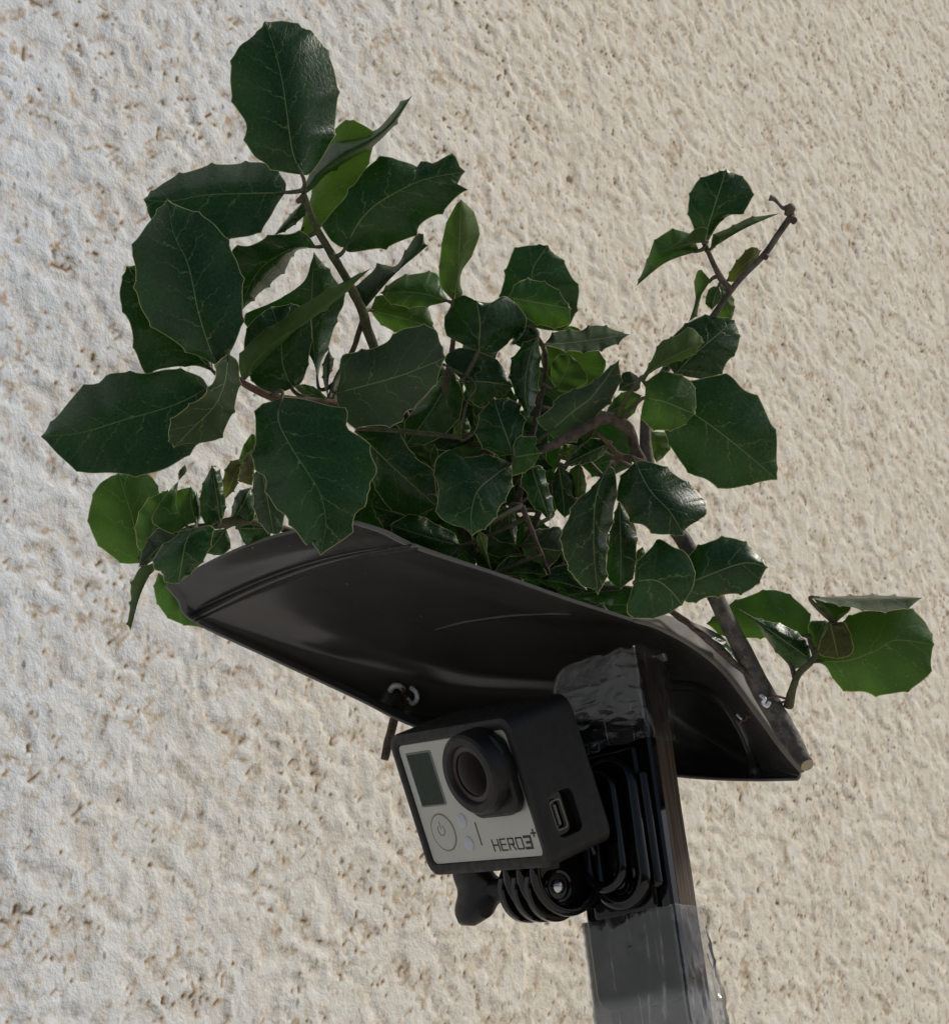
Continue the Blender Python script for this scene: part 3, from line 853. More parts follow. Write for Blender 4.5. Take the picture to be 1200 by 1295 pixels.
# leaves deeper in the clump
for q in [((560, 640), (480, 560), 38), ((600, 560), (520, 500), 40), ((640, 560), (560, 610), 42), ((690, 640), (620, 560), 44), ((600, 720), (540, 640), 46),
          ((660, 700), (600, 640), 40), ((760, 650), (715, 720), 40), ((640, 520), (690, 580), 36), ((600, 480), (650, 540), 38), ((720, 520), (650, 470), 40),
          ((800, 590), (720, 545), 42), ((760, 700), (690, 740), 44), ((730, 700), (660, 745), 42), ((540, 660), (470, 640), 42), ((600, 690), (520, 660), 40), ((650, 640), (710, 600), 46),
          ((700, 560), (765, 520), 44), ((560, 560), (490, 520), 44), ((620, 590), (590, 490), 52), ((560, 540), (545, 450), 52), ((500, 690), (450, 600), 54), ((660, 735), (600, 690), 50), ((560, 620), (535, 540), 54), ((700, 600), (670, 540), 54), ((540, 700), (500, 630), 56), ((610, 640), (570, 590), 56), ((640, 660), (700, 700), 54), ((700, 650), (680, 590), 56), ((620, 470), (590, 420), 52), ((660, 742), (768, 772), 96), ((720, 772), (815, 775), 100), ((590, 728), (690, 762), 96)]:
    b0, t0 = np.array(q[0], float), np.array(q[1], float)
    d0 = t0 - b0
    pr = np.array((-d0[1], d0[0])) * 0.34
    leaf('D', tuple(b0), tuple(t0), [tuple(b0 + d0 * .3 + pr), tuple(b0 + d0 * .68 + pr * .9)], [tuple(b0 + d0 * .3 - pr), tuple(b0 + d0 * .68 - pr * .9)], q[2], spine=.6)

# ---- thick branch wired along the right end of the pot
eb = sprig('E', (1020, 967, 20), "thick grey cut oak branch with forked twigs, wired to the pot's right end")
eb.name = "oak_branch"
eb["category"] = "oak branch"
stem('E', 'stem', [(1021, 968, 3, 2.0), (1009, 950, 8, 2.6), (990, 918, 11, 3.2), (965, 876, 13, 3.1), (940, 825, 14, 2.75), (918, 783, 13, 2.5), (893, 730, 14, 2.5), (866, 686, 15, 2.4), (835, 640, 18, 2.2), (820, 590, 18, 2.0), (816, 545, 18, 1.7), (822, 505, 20, 1.4), (850, 455, 24, 1.2), (880, 430, 24, 1.1), (905, 395, 22, 1.0), (932, 357, 20, 0.9), (966, 322, 17, 0.95), (985, 295, 16, 0.95), (1001, 272, 15, 1.0)],
     'bark', bump=0.09, sides=14, cut_start=True, n=150)
stem('E', 'twig', [(1001, 276, 15, 0.9), (996, 264, 14, 1.2), (989, 262, 14, 0.7), (980, 252, 13, 0.6), (973, 249, 13, 0.95)], 'bark', bump=.5)
stem('E', 'bud', [(994, 272, 14, 0.8), (999, 262, 13, 1.5), (1000, 257, 13, 0.5)], 'twig', bump=.6)
stem('E', 'bud', [(1000, 276, 14, 0.9), (1005, 279, 13, 1.0), (1007, 280, 13, 0.5)], 'twig', bump=.5)
stem('E', 'bud', [(964, 322, 16, 0.9), (969, 325, 15, 1.0), (971, 326, 15, 0.4)], 'twig', bump=.5)
stem('E', 'twig', [(925, 366, 20, 0.8), (912, 352, 18, 0.95), (900, 328, 17, 0.8), (890, 306, 16, 0.7)], 'twig')
stem('E', 'twig', [(825, 610, 16, 1.5), (806, 575, 10, 1.7), (797, 548, 8, 1.6), (783, 533, 6, 1.9), (768, 529, 5, 1.6), (742, 541, 4, 1.35), (733, 545, 4, 1.65), (712, 556, 4, 1.3), (684, 570, 5, 1.1)], 'twig', bump=.55, sides=11)
stem('E', 'twig', [(812, 584, 8, 0.9), (795, 579, 4, 0.9), (782, 575, 3, 0.9), (768, 560, 3, 0.6), (755, 547, 4, 0.5)], 'red_stem')
stem('E', 'twig', [(782, 576, 3, 0.9), (776, 588, 3, 0.8), (770, 592, 4, 0.5)], 'red_stem')
stem('E', 'twig', [(846, 772, 16, 0.8), (870, 789, 14, 0.95), (895, 808, 12, 1.1), (925, 836, 12, 1.0), (952, 860, 12, 0.9), (976, 880, 13, 0.7)], 'twig', bump=.6)
stem('E', 'twig', [(997, 893, 12, 1.6), (1003, 868, 8, 1.15), (1012, 850, 6, 1.0), (1027, 835, 5, 0.9), (1040, 810, 5, 0.6), (1055, 787, 6, 0.5)], 'green_stem')
stem('E', 'twig', [(1006, 860, 7, 0.8), (1002, 846, 8, 0.8), (998, 838, 9, 0.5)], 'twig')
stem('E', 'twig', [(1030, 826, 5, 0.7), (1024, 810, 8, 0.6), (1021, 804, 9, 0.5)], 'twig')
leaf('E', (894, 308), (918, 215), [(884, 300), (877, 288), (870, 261), (879, 232), (897, 221)], [(903, 292), (913, 278), (926, 271), (939, 269), (951, 248), (946, 231), (932, 220)], 16, 3, 4, 2, -3, mid=[(895, 288), (907, 250)], mat='t', spine=.4)
leaf('E', (884, 317), (805, 361), [(878, 303), (869, 294), (849, 291), (828, 305), (818, 330)], [(876, 317), (857, 319), (840, 330), (822, 346)], 14, 6, 6, mat='y', spine=.4)
leaf('E', (892, 306), (834, 319), [(894, 289), (882, 288), (862, 303), (845, 314)], [(885, 306), (865, 312)], 10, 4, 4, mat='y', under=True, spine=.3, teeth=4)
leaf('E', (898, 315), (987, 269), [(903, 297), (926, 286), (945, 276), (968, 272)], [(907, 309), (926, 294), (947, 280), (972, 274)], 14, 11, 11, mat='y', under=True, spine=.3, teeth=4)
leaf('E', (918, 356), (962, 317), [(926, 338), (940, 320), (951, 312)], [(932, 355), (947, 342), (957, 328)], 24, 3, 5, mat='b', under=True, spine=.5, teeth=4)
leaf('E', (899, 354), (871, 407), [(884, 341), (878, 358), (879, 380)], [(890, 364), (884, 385), (881, 398)], 20, 7, 7, mat='y', under=True, spine=.4, teeth=4)
leaf('E', (909, 361), (900, 392), [(897, 365), (892, 382)], [(911, 378)], 18, 3, 3, mat='y', spine=.3)
leaf('E', (912, 364), (925, 405), [(910, 382), (905, 399)], [(925, 372), (929, 388)], 30, 3, 3, mat='y', under=True, spine=.3)
leaf('E', (853, 473), (928, 405), [(838, 450), (851, 425), (868, 410), (887, 400), (906, 400)], [(882, 478), (909, 473), (920, 457), (933, 440), (934, 420)], 10, 7, 6, 10, -3, mid=[(880, 446), (905, 425)], mat='t', spine=.4)
leaf('E', (811, 477), (889, 434), [(820, 463), (836, 432), (849, 428), (873, 415), (884, 424)], [(814, 483), (824, 470), (849, 459), (872, 451), (882, 442)], -2, 9, 9, 4, -2, mat='y', under=True, spine=.5)
leaf('E', (811, 480), (782, 494), [(797, 470), (786, 474)], [(806, 494)], 14, 3, 3, mat='g', under=True, spine=.3)
leaf('E', (815, 503), (878, 523), [(819, 482), (838, 470), (860, 475), (875, 484), (880, 505)], [(811, 524), (821, 540), (838, 544), (860, 540)], -2, 5, 5, 0, -4, mid=[(840, 508), (860, 516)], mat='y', spine=.5)
leaf('E', (846, 510), (982, 606), [(860, 488), (882, 480), (905, 475), (924, 476), (940, 492), (960, 505), (974, 534), (982, 553), (982, 580)], [(838, 535), (847, 561), (859, 582), (876, 600), (890, 605), (913, 617), (930, 617), (953, 611)], 10, 5, 5, 2, -5, mid=[(878, 524), (926, 559)], mat='t', spine=.4, teeth=5)
leaf('E', (769, 590), (756, 751), [(763, 597), (749, 617), (730, 632), (718, 657), (711, 672), (712, 701), (718, 713), (726, 730), (737, 742), (749, 743)], [(776, 592), (780, 613), (777, 638), (772, 667), (767, 680), (767, 705), (765, 734)], -4, 4, 7, -2, -4, mid=[(759, 611), (752, 642), (751, 697)], mat='t', spine=.5)
leaf('E', (803, 584), (864, 676), [(786, 603), (781, 626), (795, 653), (801, 661), (813, 664), (830, 675), (847, 676)], [(813, 582), (838, 590), (863, 607), (882, 622), (894, 648), (880, 659), (867, 669)], -2, 6, 8, -12, -5, mid=[(822, 620), (847, 647)], mat='t', spine=.5)
leaf('E', (802, 736), (862, 765), [(805, 713), (824, 692), (834, 682), (852, 692), (869, 701), (878, 722), (876, 743)], [(796, 755), (793, 775), (806, 782), (830, 781), (848, 774)], -6, 5, 5, 0, -3, mid=[(828, 734), (848, 747)], mat='t', spine=.3)
leaf('E', (864, 741), (970, 717), [(868, 712), (876, 697), (900, 684), (925, 680), (948, 691)], [(868, 762), (897, 755), (918, 752), (945, 748), (959, 736)], 2, 4, 4, 4, -3, mid=[(900, 726), (942, 712)], mat='t', spine=.5)
leaf('E', (1022, 806), (894, 789), [(1023, 777), (1002, 756), (976, 746), (936, 758), (915, 770)], [(1000, 806), (970, 806), (948, 807), (917, 805)], 28, 3, 3, 4, 0, mat='y', spine=.4, mid=[(985, 795), (940, 790)])
leaf('E', (1027, 836), (934, 770), [(1020, 812), (1004, 798), (988, 790), (957, 782)], [(1007, 846), (998, 841), (984, 827), (972, 812), (958, 792)], 14, 4, 10, mat='t', spine=.3)
leaf('E', (1030, 837), (1180, 815), [(1036, 818), (1055, 795), (1085, 775), (1107, 772), (1143, 769), (1166, 782), (1176, 799)], [(1044, 843), (1055, 861), (1072, 874), (1092, 875), (1115, 879), (1149, 872), (1174, 854), (1177, 836)], 8, 6, 4, 4, -3, mid=[(1070, 836), (1106, 824), (1132, 810)], mat='y', spine=.5, teeth=5)
leaf('E', (1026, 755), (1166, 756), [(1070, 754), (1110, 753)], [(1050, 762), (1072, 767), (1107, 773), (1145, 769)], 2, 16, -10, 4, 0, mat='t', spine=.4)
leaf('E', (1057, 788), (1028, 756), [(1042, 774), (1034, 765)], [(1076, 768), (1050, 760)], 10, 4, 4, mat='y', spine=.2)
leaf('E', (1030, 825), (1043, 785), [(1023, 805), (1024, 787)], [(1042, 806), (1049, 788)], 14, 3, 3, mat='y', spine=.3)
leaf('E', (1050, 789), (1060, 833), [(1037, 812), (1037, 828)], [(1068, 788), (1078, 812), (1077, 827)], 2, 3, 3, mat='b', under=True, spine=.3)
leaf('E', (823, 545), (830, 585), [(820, 565)], [(842, 548), (849, 563), (840, 577)], 24, 3, 3, mat='y', under=True, spine=.3)
leaf('E', (895, 804), (935, 841), [(916, 811), (930, 828)], [(908, 824), (922, 838)], 16, 4, 4, mat='t', spine=.2, teeth=4)

# ------------------------------------------------------------------ the half pot
def build_pot():
    #        N            F           zN  zF  bulge  power  up
    cols = [((450, 662), (210, 741), -5, 60, 14, 1.00, 17),
            ((487, 674), (226, 759), -4, 61, 18, 1.02, 17),
            ((525, 692), (244, 784), -3, 62, 22, 1.05, 15),
            ((620, 725), (345, 832), 0, 66, 34, 1.20, 6),
            ((720, 760), (450, 881), 5, 70, 52, 1.45, 0),
            ((790, 783), (522, 916), 8, 74, 62, 1.65, 0),
            ((830, 796), (610, 940), 12, 78, 64, 1.70, 0),
            ((870, 817), (700, 958), 16, 80, 62, 1.65, 0),
            ((912, 850), (790, 972), 22, 78, 52, 1.5, 0),
            ((955, 905), (880, 982), 26, 70, 36, 1.3, 0),
            ((990, 952), (950, 985), 30, 55, 16, 1.1, 0),
            ((1012, 978), (1008, 984), 34, 38, 2, 1.0, 0)]
    arr = np.array([[*c[0], *c[1], *c[2:]] for c in cols], float)
    k = len(cols)
    NU, NV = 260, 36
    us = np.linspace(0, k - 1, NU)
    ext = np.vstack([2 * arr[0] - arr[1], arr, 2 * arr[-1] - arr[-2]])
    rows = []
    for u in us:
        i = min(int(u), k - 2)
        t = u - i
        a, b, c, d = ext[i], ext[i + 1], ext[i + 2], ext[i + 3]
        rows.append(0.5 * (2 * b + (c - a) * t + (2 * a - 5 * b + 4 * c - d) * t * t + (3 * b - a - 3 * c + d) * t ** 3))
    rows = np.array(rows)
    pts, pix = [], []
    for u, r in zip(us, rows):
        N, Fq, zN, zF, bz, pw, up = r[0:2], r[2:4], r[4], r[5], r[6], r[7], r[8]
        for j in range(NV + 1):
            s = j / NV
            f = s ** pw
            q = N + (Fq - N) * f
            q = q - np.array((0, up)) * math.sin(math.pi * s)
            z = zN + (zF - zN) * s + bz * math.sin(math.pi * s) ** 0.65
            # stepped rim band at the mouth
            z += 2.4 * (1 - sstep(np.array(u), 1.84, 1.90)) - 1.3 * math.exp(-((u - 1.98) / 0.05) ** 2)
            # a dent pressed into the middle of the wall
            if s > 0:
                z -= 7.0 * math.exp(-((u - 4.0) / 0.8) ** 2 - ((s - 0.24) / 0.07) ** 2)
                z += 1.5 * math.exp(-((u - 3.0) / 0.5) ** 2 - ((s - 0.55) / 0.2) ** 2)
            pts.append(P(q[0], q[1], z))
            pix.append((q[0], q[1], z))
    w = NV + 1
    fs = [(i * w + j, i * w + j + 1, (i + 1) * w + j + 1, (i + 1) * w + j) for i in range(NU - 1) for j in range(NV)]
    org = P(640, 830, 60)
    root = empty("plant_pot_half", Matrix.Translation(org), "black plastic plant pot cut lengthwise, serving as a hood over the camera", "plant pot")
    c0 = fs[len(fs) // 2]
    nrm = (pts[c0[1]] - pts[c0[0]]).cross(pts[c0[3]] - pts[c0[0]])
    if nrm.dot(CAM - pts[c0[0]]) < 0:
        fs = [f[::-1] for f in fs]
    me = bpy.data.meshes.new("shell")
    me.from_pydata([p - org for p in pts], [], fs)
    smooth(me)
    o = link("shell", me, [M['pot'], M['pot_edge']], root)
    sm = o.modifiers.new("thickness", 'SOLIDIFY')
    sm.thickness = 0.0009
    sm.offset = -1
    sm.material_offset_rim = 1
    pix = np.array(pix)

    def surf(px, py):
        i = np.argmin((pix[:, 0] - px) ** 2 + (pix[:, 1] - py) ** 2)
        return pix[i, 2]
    # folded lip, dusty outside of the pot seen over the cut edge
    Nn = catmull([(800, 787), (830, 796), (870, 817), (912, 850), (955, 905), (990, 952), (1012, 978)], 40)
    On = catmull([(805, 778), (838, 782), (882, 794), (922, 818), (962, 872), (998, 934), (1018, 968)], 40)
    zz = np.interp(Nn[:, 0], [r[0] for r in rows[90:]], [r[4] for r in rows[90:]])
    vs, f2 = [], []
    for i in range(40):
        for j in range(7):
            t = j / 6
            q = Nn[i] * (1 - t) + On[i] * t
            z = zz[i] - 0.4 + 16 * t ** 1.2 * math.sin(math.pi * min(0.97, max(0.03, i / 39))) ** 0.5
            vs.append(P(q[0], q[1], z) - org)
    for i in range(39):
        for j in range(6):
            f2.append((i * 7 + j, i * 7 + j + 1, (i + 1) * 7 + j + 1, (i + 1) * 7 + j))
    me = bpy.data.meshes.new("folded_lip")
    me.from_pydata(vs, [], f2)
    smooth(me)
    o = link("folded_lip", me, [M['pot_dust'], M['pot_edge']], root)
    sm = o.modifiers.new("thickness", 'SOLIDIFY')
    sm.thickness = 0.0012
    sm.offset = -1
    # raised ring moulded on the pot base
    ring = catmull([(846, 866), (880, 868), (912, 886), (936, 918), (950, 952), (956, 980)], 40)
    zr = np.array([surf(q[0], q[1]) for q in ring])
    zr = np.polyval(np.polyfit(np.arange(40), zr, 4), np.arange(40))
    rp = [P(q[0], q[1], z_ + 0.4) for q, z_ in zip(ring, zr)]
    tv, tf = tube_geo(rp, [0.0021] * len(rp), 10)
    me = bpy.data.meshes.new("base_ring")
    me.from_pydata([v - org for v in tv], [], tf)
    smooth(me)
    link("base_ring", me, [M['pot']], root)
    def glint_strip(name, path, lift, r, mat):
        c = catmull(path, 60)
        z_ = np.polyval(np.polyfit(np.arange(60), [surf(*q) for q in c], 5), np.arange(60))
        pp = [P(q[0], q[1], zz_ - lift) for q, zz_ in zip(c, z_)]
        tv_, tf_ = tube_geo(pp, [r * math.sin(math.pi * (0.04 + 0.92 * k_ / 59)) ** 0.4 for k_ in range(60)], 6)
        m_ = bpy.data.meshes.new(name)
        m_.from_pydata([v - org for v in tv_], [], tf_)
        smooth(m_)
        link(name, m_, [mat], root)
    for du in (1.935, 2.06):  # black tubes imitate the shadow in the corner of the rim step
        i_ = int(du / (k - 1) * (NU - 1))
        row = pix[i_ * w:(i_ + 1) * w]
        pp = [P(q[0], q[1], q[2] - 0.15) for q in row]
        tv_, tf_ = tube_geo(pp, [0.00040] * len(pp), 6)
        m_ = bpy.data.meshes.new("rim_shade_line")
        m_.from_pydata([v - org for v in tv_], [], tf_)
        smooth(m_)
        link("rim_shade_line", m_, [M['ink']], root)
    glint_strip("fold_glint", [(548, 797), (590, 786), (640, 779), (690, 776), (722, 777)], 0.2, 0.00035, M['pot_edge'])  # pale tube imitates the bright reflection line along the fold
    return surf


surf = build_pot()

# ------------------------------------------------------------------ bmesh part helpers (millimetres in a local frame)
MM = 0.001


def rrect(x0, z0, x1, z1, r, seg=5):
    pts = []
    for cx, cz, a0 in ((x1 - r, z1 - r, 0), (x0 + r, z1 - r, 90), (x0 + r, z0 + r, 180), (x1 - r, z0 + r, 270)):
        for k in range(seg + 1):
            a = rad(a0 + 90 * k / seg)
            pts.append((cx + r * math.cos(a), cz + r * math.sin(a)))
    return pts


def loft(loops, cap0=True, cap1=True, closed=False):
    """loops: lists of equally many 3-D points (mm)"""
    bm = bmesh.new()
    vv = [[bm.verts.new(Vector(p) * MM) for p in lp] for lp in loops]
    n = len(loops[0])
    for a, b in zip(vv[:-1], vv[1:]):
        for k in range(n):
            bm.faces.new((a[k], a[(k + 1) % n], b[(k + 1) % n], b[k]))
    if closed:
        for k in range(n):
            bm.faces.new((vv[-1][k], vv[-1][(k + 1) % n], vv[0][(k + 1) % n], vv[0][k]))
    else:
        if cap0:
            bm.faces.new(vv[0][::-1])
        if cap1:
            bm.faces.new(vv[-1])
    bmesh.ops.recalc_face_normals(bm, faces=bm.faces)
    return bm


def part(name, bm, mat, parent, sm=True, angle=35):
    me = bpy.data.meshes.new(name)
    bm.to_mesh(me)
    bm.free()
    if sm:
        smooth(me)
        me.set_sharp_from_angle(angle=rad(angle))
    return link(name, me, [mat], parent)


def prism_y(poly, y0, y1, ch=0.0):
    """poly in XZ, extruded along Y, chamfered"""
    c = np.mean(poly, axis=0)

    def off(d):
        out = []
        n = len(poly)
        for i in range(n):
            a, b = np.array(poly[i - 1]), np.array(poly[(i + 1) % n])
            t = b - a
            nn = np.array((t[1], -t[0])) / max(1e-6, np.linalg.norm(t))
            q = np.array(poly[i])
            if np.dot(q - c, nn) < 0:
                nn = -nn
            out.append(tuple(q - nn * d))
        return out
    if ch:
        i = off(ch)
        lp = [[(x, y0, z) for x, z in i], [(x, y0 + ch, z) for x, z in poly], [(x, y1 - ch, z) for x, z in poly], [(x, y1, z) for x, z in i]]
    else:
        lp = [[(x, y0, z) for x, z in poly], [(x, y1, z) for x, z in poly]]
    return loft(lp)


def prism_x(poly, x0, x1, ch=0.0):
    """poly in YZ"""
    bm = prism_y(poly, x0, x1, ch)
    for v in bm.verts:
        v.co = Vector((v.co.y, v.co.x, v.co.z))
    bmesh.ops.recalc_face_normals(bm, faces=bm.faces)
    return bm


def lathe_y(cx, cz, prof, n=48, cap=True):
    """prof: [(radius, y)]"""
    lp = [[(cx + r * math.cos(2 * math.pi * k / n), y, cz + r * math.sin(2 * math.pi * k / n)) for k in range(n)] for r, y in prof]
    return loft(lp, cap, cap)


def rbox(x0, y0, z0, x1, y1, z1, r=1.0, seg=3):
    bm = bmesh.new()
    bmesh.ops.create_cube(bm, size=1)
    for v in bm.verts:
        v.co = Vector(((x0 + x1) / 2 + v.co.x * (x1 - x0), (y0 + y1) / 2 + v.co.y * (y1 - y0), (z0 + z1) / 2 + v.co.z * (z1 - z0))) * MM
    bmesh.ops.bevel(bm, geom=list(bm.edges), offset=r * MM, segments=seg, affect='EDGES', profile=0.5)
    bmesh.ops.recalc_face_normals(bm, faces=bm.faces)
    return bm


def join(*bms):
    out = bms[0]
    for b in bms[1:]:
        me = bpy.data.meshes.new("tmp")
        b.to_mesh(me)
        b.free()
        out.from_mesh(me)
        bpy.data.meshes.remove(me)
    return out


def frame_matrix(X, Y, Z, loc):
    m = Matrix.Identity(4)
    for i in range(3):
        m[i][0], m[i][1], m[i][2], m[i][3] = X[i], Y[i], Z[i], loc[i]
    return m


# ------------------------------------------------------------------ action camera
cw = W((0.588, -0.178, -0.789)).normalized()
chh = W((0.30, 0.954, 0.008))
chh = (chh - cw * chh.dot(cw)).normalized()
cz_ = -chh
cy_ = cz_.cross(cw)
TL = CAM + W((-0.0278, 0.0700, 0.650))
HH = 46.0
CM = frame_matrix(cw, cy_, cz_, TL + chh * HH * MM)
ac = empty("action_camera", CM, "small action camera with a silver front and round black lens under the pot", "camera")

# housing frame with a recessed front and a port cut in its side
def frame_loops():
    o = lambda d, y, r: [(x, y, z) for x, z in rrect(d, d, 63 - d, HH - d, r)]
    return [o(1.2, 25, 4.2), o(0, 23.8, 4.6), o(0, 1.6, 4.6), o(0.35, 0.5, 4.4), o(1.3, 0, 4.0), o(3.0, 0, 2.6), o(3.6, 0.4, 2.2), o(3.6, 1.6, 2.2)]


bmf = loft(frame_loops())
hs = part("housing", bmf, M['frame'], None)
cut = part("cut", prism_x([(y, z) for y, z in rrect(5.2, 6.8, 14.6, 20.0, 2.2)], 59.5, 66), M['frame'], None)
md = hs.modifiers.new("port", 'BOOLEAN')
md.object = cut
md.solver = 'EXACT'
dg = bpy.context.evaluated_depsgraph_get()
dg.update()
me2 = bpy.data.meshes.new_from_object(hs.evaluated_get(dg))
hs.modifiers.clear()
hs.data = me2
smooth(me2)
me2.set_sharp_from_angle(angle=rad(35))
bpy.data.objects.remove(cut)
hs.parent = ac

part("front_panel", prism_y(rrect(3.7, 3.7, 59.3, HH - 3.7, 2.0), 0.75, 1.5, 0.15), M['panel'], ac)
zt = lambda d: HH - d           # distance from the top -> local height
lcd = part("display", prism_y(rrect(7.2, zt(23.4), 19.4, zt(7.0), 0.6), 0.55, 1.2, 0.1), M['lcd'], ac)
bz = loft([[(x, 0.72, z) for x, z in rrect(6.5, zt(24.0), 20.0, zt(6.4), 0.9)], [(x, 0.50, z) for x, z in rrect(6.7, zt(23.8), 19.8, zt(6.6), 0.8)],
           [(x, 0.50, z) for x, z in rrect(7.1, zt(23.4), 19.4, zt(7.0), 0.6)], [(x, 0.72, z) for x, z in rrect(7.1, zt(23.4), 19.4, zt(7.0), 0.6)]], closed=True)
part("bezel", bz, M['panel_dark'], lcd)
part("bezel_glint", rbox(6.45, 0.40, zt(23.6), 7.15, 0.75, zt(6.8), 0.15, 2), M['led'], lcd)  # pale strip imitates the reflection on the bezel's left bevel
# lens: square block, round barrel, inner rings, glass
lb = part("lens", join(prism_y(rrect(47 - 12.2, zt(28.6), 47 + 12.0, zt(4.2), 5.5), -3.0, 0.9, 0.8),
                       lathe_y(47, zt(14.0), [(12.4, 0.5), (12.5, -4.5), (12.2, -7.2), (11.4, -8.0), (9.4, -8.1), (8.9, -7.7), (8.5, -6.6), (0.5, -6.5)], 64)), M['matte'], ac)
part("lens_ring", lathe_y(47, zt(14.0), [(8.4, -6.4), (8.4, -6.8), (7.2, -6.9), (6.6, -6.4)], 48), M['lensring'], lb)
part("lens_glass", lathe_y(47, zt(14.0), [(7.0, -6.6), (6.2, -7.05), (4.4, -7.55), (2.2, -7.85), (0.3, -7.92)], 48), M['glass'], lb)
# round button, indicator lamps, slot
pb = part("power_button", lathe_y(13.8, zt(32.4), [(5.6, 0.9), (5.6, 0.62), (5.3, 0.55), (0.3, 0.55)], 40), M['panel'], ac)


def ring_y(cx, cz, r0, r1, y, a0=0, a1=360, n=40):
    lp = []
    for k in range(n + 1):
        a = rad(a0 + (a1 - a0) * k / n)
        c, s = math.cos(a), math.sin(a)
        lp.append([(cx + r0 * c, y + 0.3, cz + r0 * s), (cx + r1 * c, y + 0.3, cz + r1 * s), (cx + r1 * c, y, cz + r1 * s), (cx + r0 * c, y, cz + r0 * s)])
    return loft(lp)


part("button_ring", ring_y(13.8, zt(32.4), 5.65, 6.1, 0.66), M['panel_dark'], pb)
part("power_symbol", join(ring_y(13.2, zt(31.6), 1.5, 1.85, 0.48, 130, 410, 24), rbox(13.02, 0.48, zt(31.4), 13.38, 0.7, zt(28.9), 0.05, 1)), M['panel_dark'], pb)
for d in (29.3, 36.6):
    part("indicator_lamp", lathe_y(24.8, zt(d), [(2.35, 0.9), (2.35, 0.6), (1.9, 0.42), (0.2, 0.35)], 28), M['led'], ac)
part("microphone_slot", rbox(30.75, 0.66, zt(37.6), 31.35, 0.9, zt(30.3), 0.1, 1), M['ink'], ac)


def stroke(bms, pts, wd, x0, z0, sc=1.0, shear=0.0):
    for (ax, az), (bx_, bz_) in zip(pts[:-1], pts[1:]):
        a = np.array((ax, az)) * sc
        b = np.array((bx_, bz_)) * sc
        d = (b - a) / max(1e-6, np.linalg.norm(b - a))
        n = np.array((-d[1], d[0])) * wd / 2
        a2, b2 = a - d * wd / 2, b + d * wd / 2
        poly = [(x0 + q[0] + q[1] * shear, z0 + q[1]) for q in (a2 - n, b2 - n, b2 + n, a2 + n)]
        dy = 0.004 * (len(bms) % 6)
        bms.append(prism_y(poly, 0.66 - dy, 0.8))


lets = {'H': [[(0, 0), (0, 3.4)], [(2.7, 0), (2.7, 3.4)], [(0, 1.75), (2.7, 1.75)]],
        'E': [[(2.5, 0), (0, 0), (0, 3.4), (2.5, 3.4)], [(0, 1.75), (2.3, 1.75)]],
        'R': [[(0, 0), (0, 3.4), (2.5, 3.4), (2.5, 1.6), (0, 1.6)], [(1.5, 1.6), (2.7, 0)]],
        'O': [[(0.3, 0), (2.6, 0), (2.9, 0.3), (2.9, 3.1), (2.6, 3.4), (0.3, 3.4), (0, 3.1), (0, 0.3), (0.3, 0)]]}
bms = []
x = 36.6
for ch in "HERO":
    for st in lets[ch]:
        stroke(bms, st, 0.46, x, zt(39.6))
    x += 3.85
for st in ([(0, 3.45), (2.9, 3.45), (2.9, 0), (0, 0)], [(0.9, 1.72), (2.9, 1.72)]):
    stroke(bms, st, 0.80, x + 0.15, zt(39.55), shear=0.05)
for st in ([(0, 0), (1.9, 0)], [(0.95, -0.95), (0.95, 0.95)]):
    stroke(bms, st, 0.55, 56.4, zt(35.2))
part("lettering", join(*bms), M['ink'], ac, sm=False)
# side port
pt = part("port", prism_x(rrect(5.4, 7.0, 14.4, 19.8, 2.0), 59.4, 60.0), M['gloss'], ac)
sh = loft([[(60.0, y, z) for y, z in rrect(6.2, 9.0, 10.6, 18.0, 1.0)], [(61.6, y, z) for y, z in rrect(6.2, 9.0, 10.6, 18.0, 1.0)],
           [(61.6, y, z) for y, z in rrect(6.6, 9.4, 10.2, 17.6, 0.8)], [(60.3, y, z) for y, z in rrect(6.6, 9.4, 10.2, 17.6, 0.8)]], False, False, True)
part("connector_shell", sh, M['panel_dark'], pt)
part("connector_tongue", join(rbox(60, 7.9, 10.4, 61.2, 8.8, 16.6, 0.2, 1), *[rbox(60.9, 7.6, 10.9 + 1.05 * q, 61.35, 7.95, 11.4 + 1.05 * q, 0.05, 1) for q in range(6)]), M['panel_dark'], pt)

# ------------------------------------------------------------------ pivot and thumb screw (camera frame coordinates)
PY, PZ = 11.5, -9.0
mt = empty("camera_mount", CM, "glossy black camera mount with folding arm, buckle and thumb screw on the stake", "mount")


def prong_poly(yy, zz, r=8.3, w=7.6):
    """disc round the pivot with a tail towards (yy, zz)"""
    a = math.atan2(zz - PZ, yy - PY)
    out = []
    for k in range(21):
        t = a + math.pi / 2 + math.pi * k / 20
        out.append((PY + r * math.cos(t), PZ + r * math.sin(t)))
    n = (-math.sin(a), math.cos(a))
    out.append((yy - n[0] * w, zz - n[1] * w))
    out.append((yy + n[0] * w, zz + n[1] * w))
    return out


for q in (33.4, 39.9):
    part("frame_prong", prism_x(prong_poly(PY, 0.4, 7.6, 7.6), q, q + 3.0, 0.4), M['gloss'], ac)
for q in (30.2, 36.7, 43.2):
    part("arm_prong", prism_x(prong_poly(27.0, -5.5, 10.4, 10.2), q, q + 2.9, 0.5), M['gloss'], mt)
part("arm_block", rbox(29.5, 24.0, -12.0, 47.0, 34.0, 4.5, 2.2), M['gloss'], mt)


def lathe_x(y, z, prof, n=32):
    bm = lathe_y(y, z, prof, n)
    for v in bm.verts:
        v.co = Vector((v.co.y, v.co.x, v.co.z))
    bmesh.ops.recalc_face_normals(bm, faces=bm.faces)
    return bm


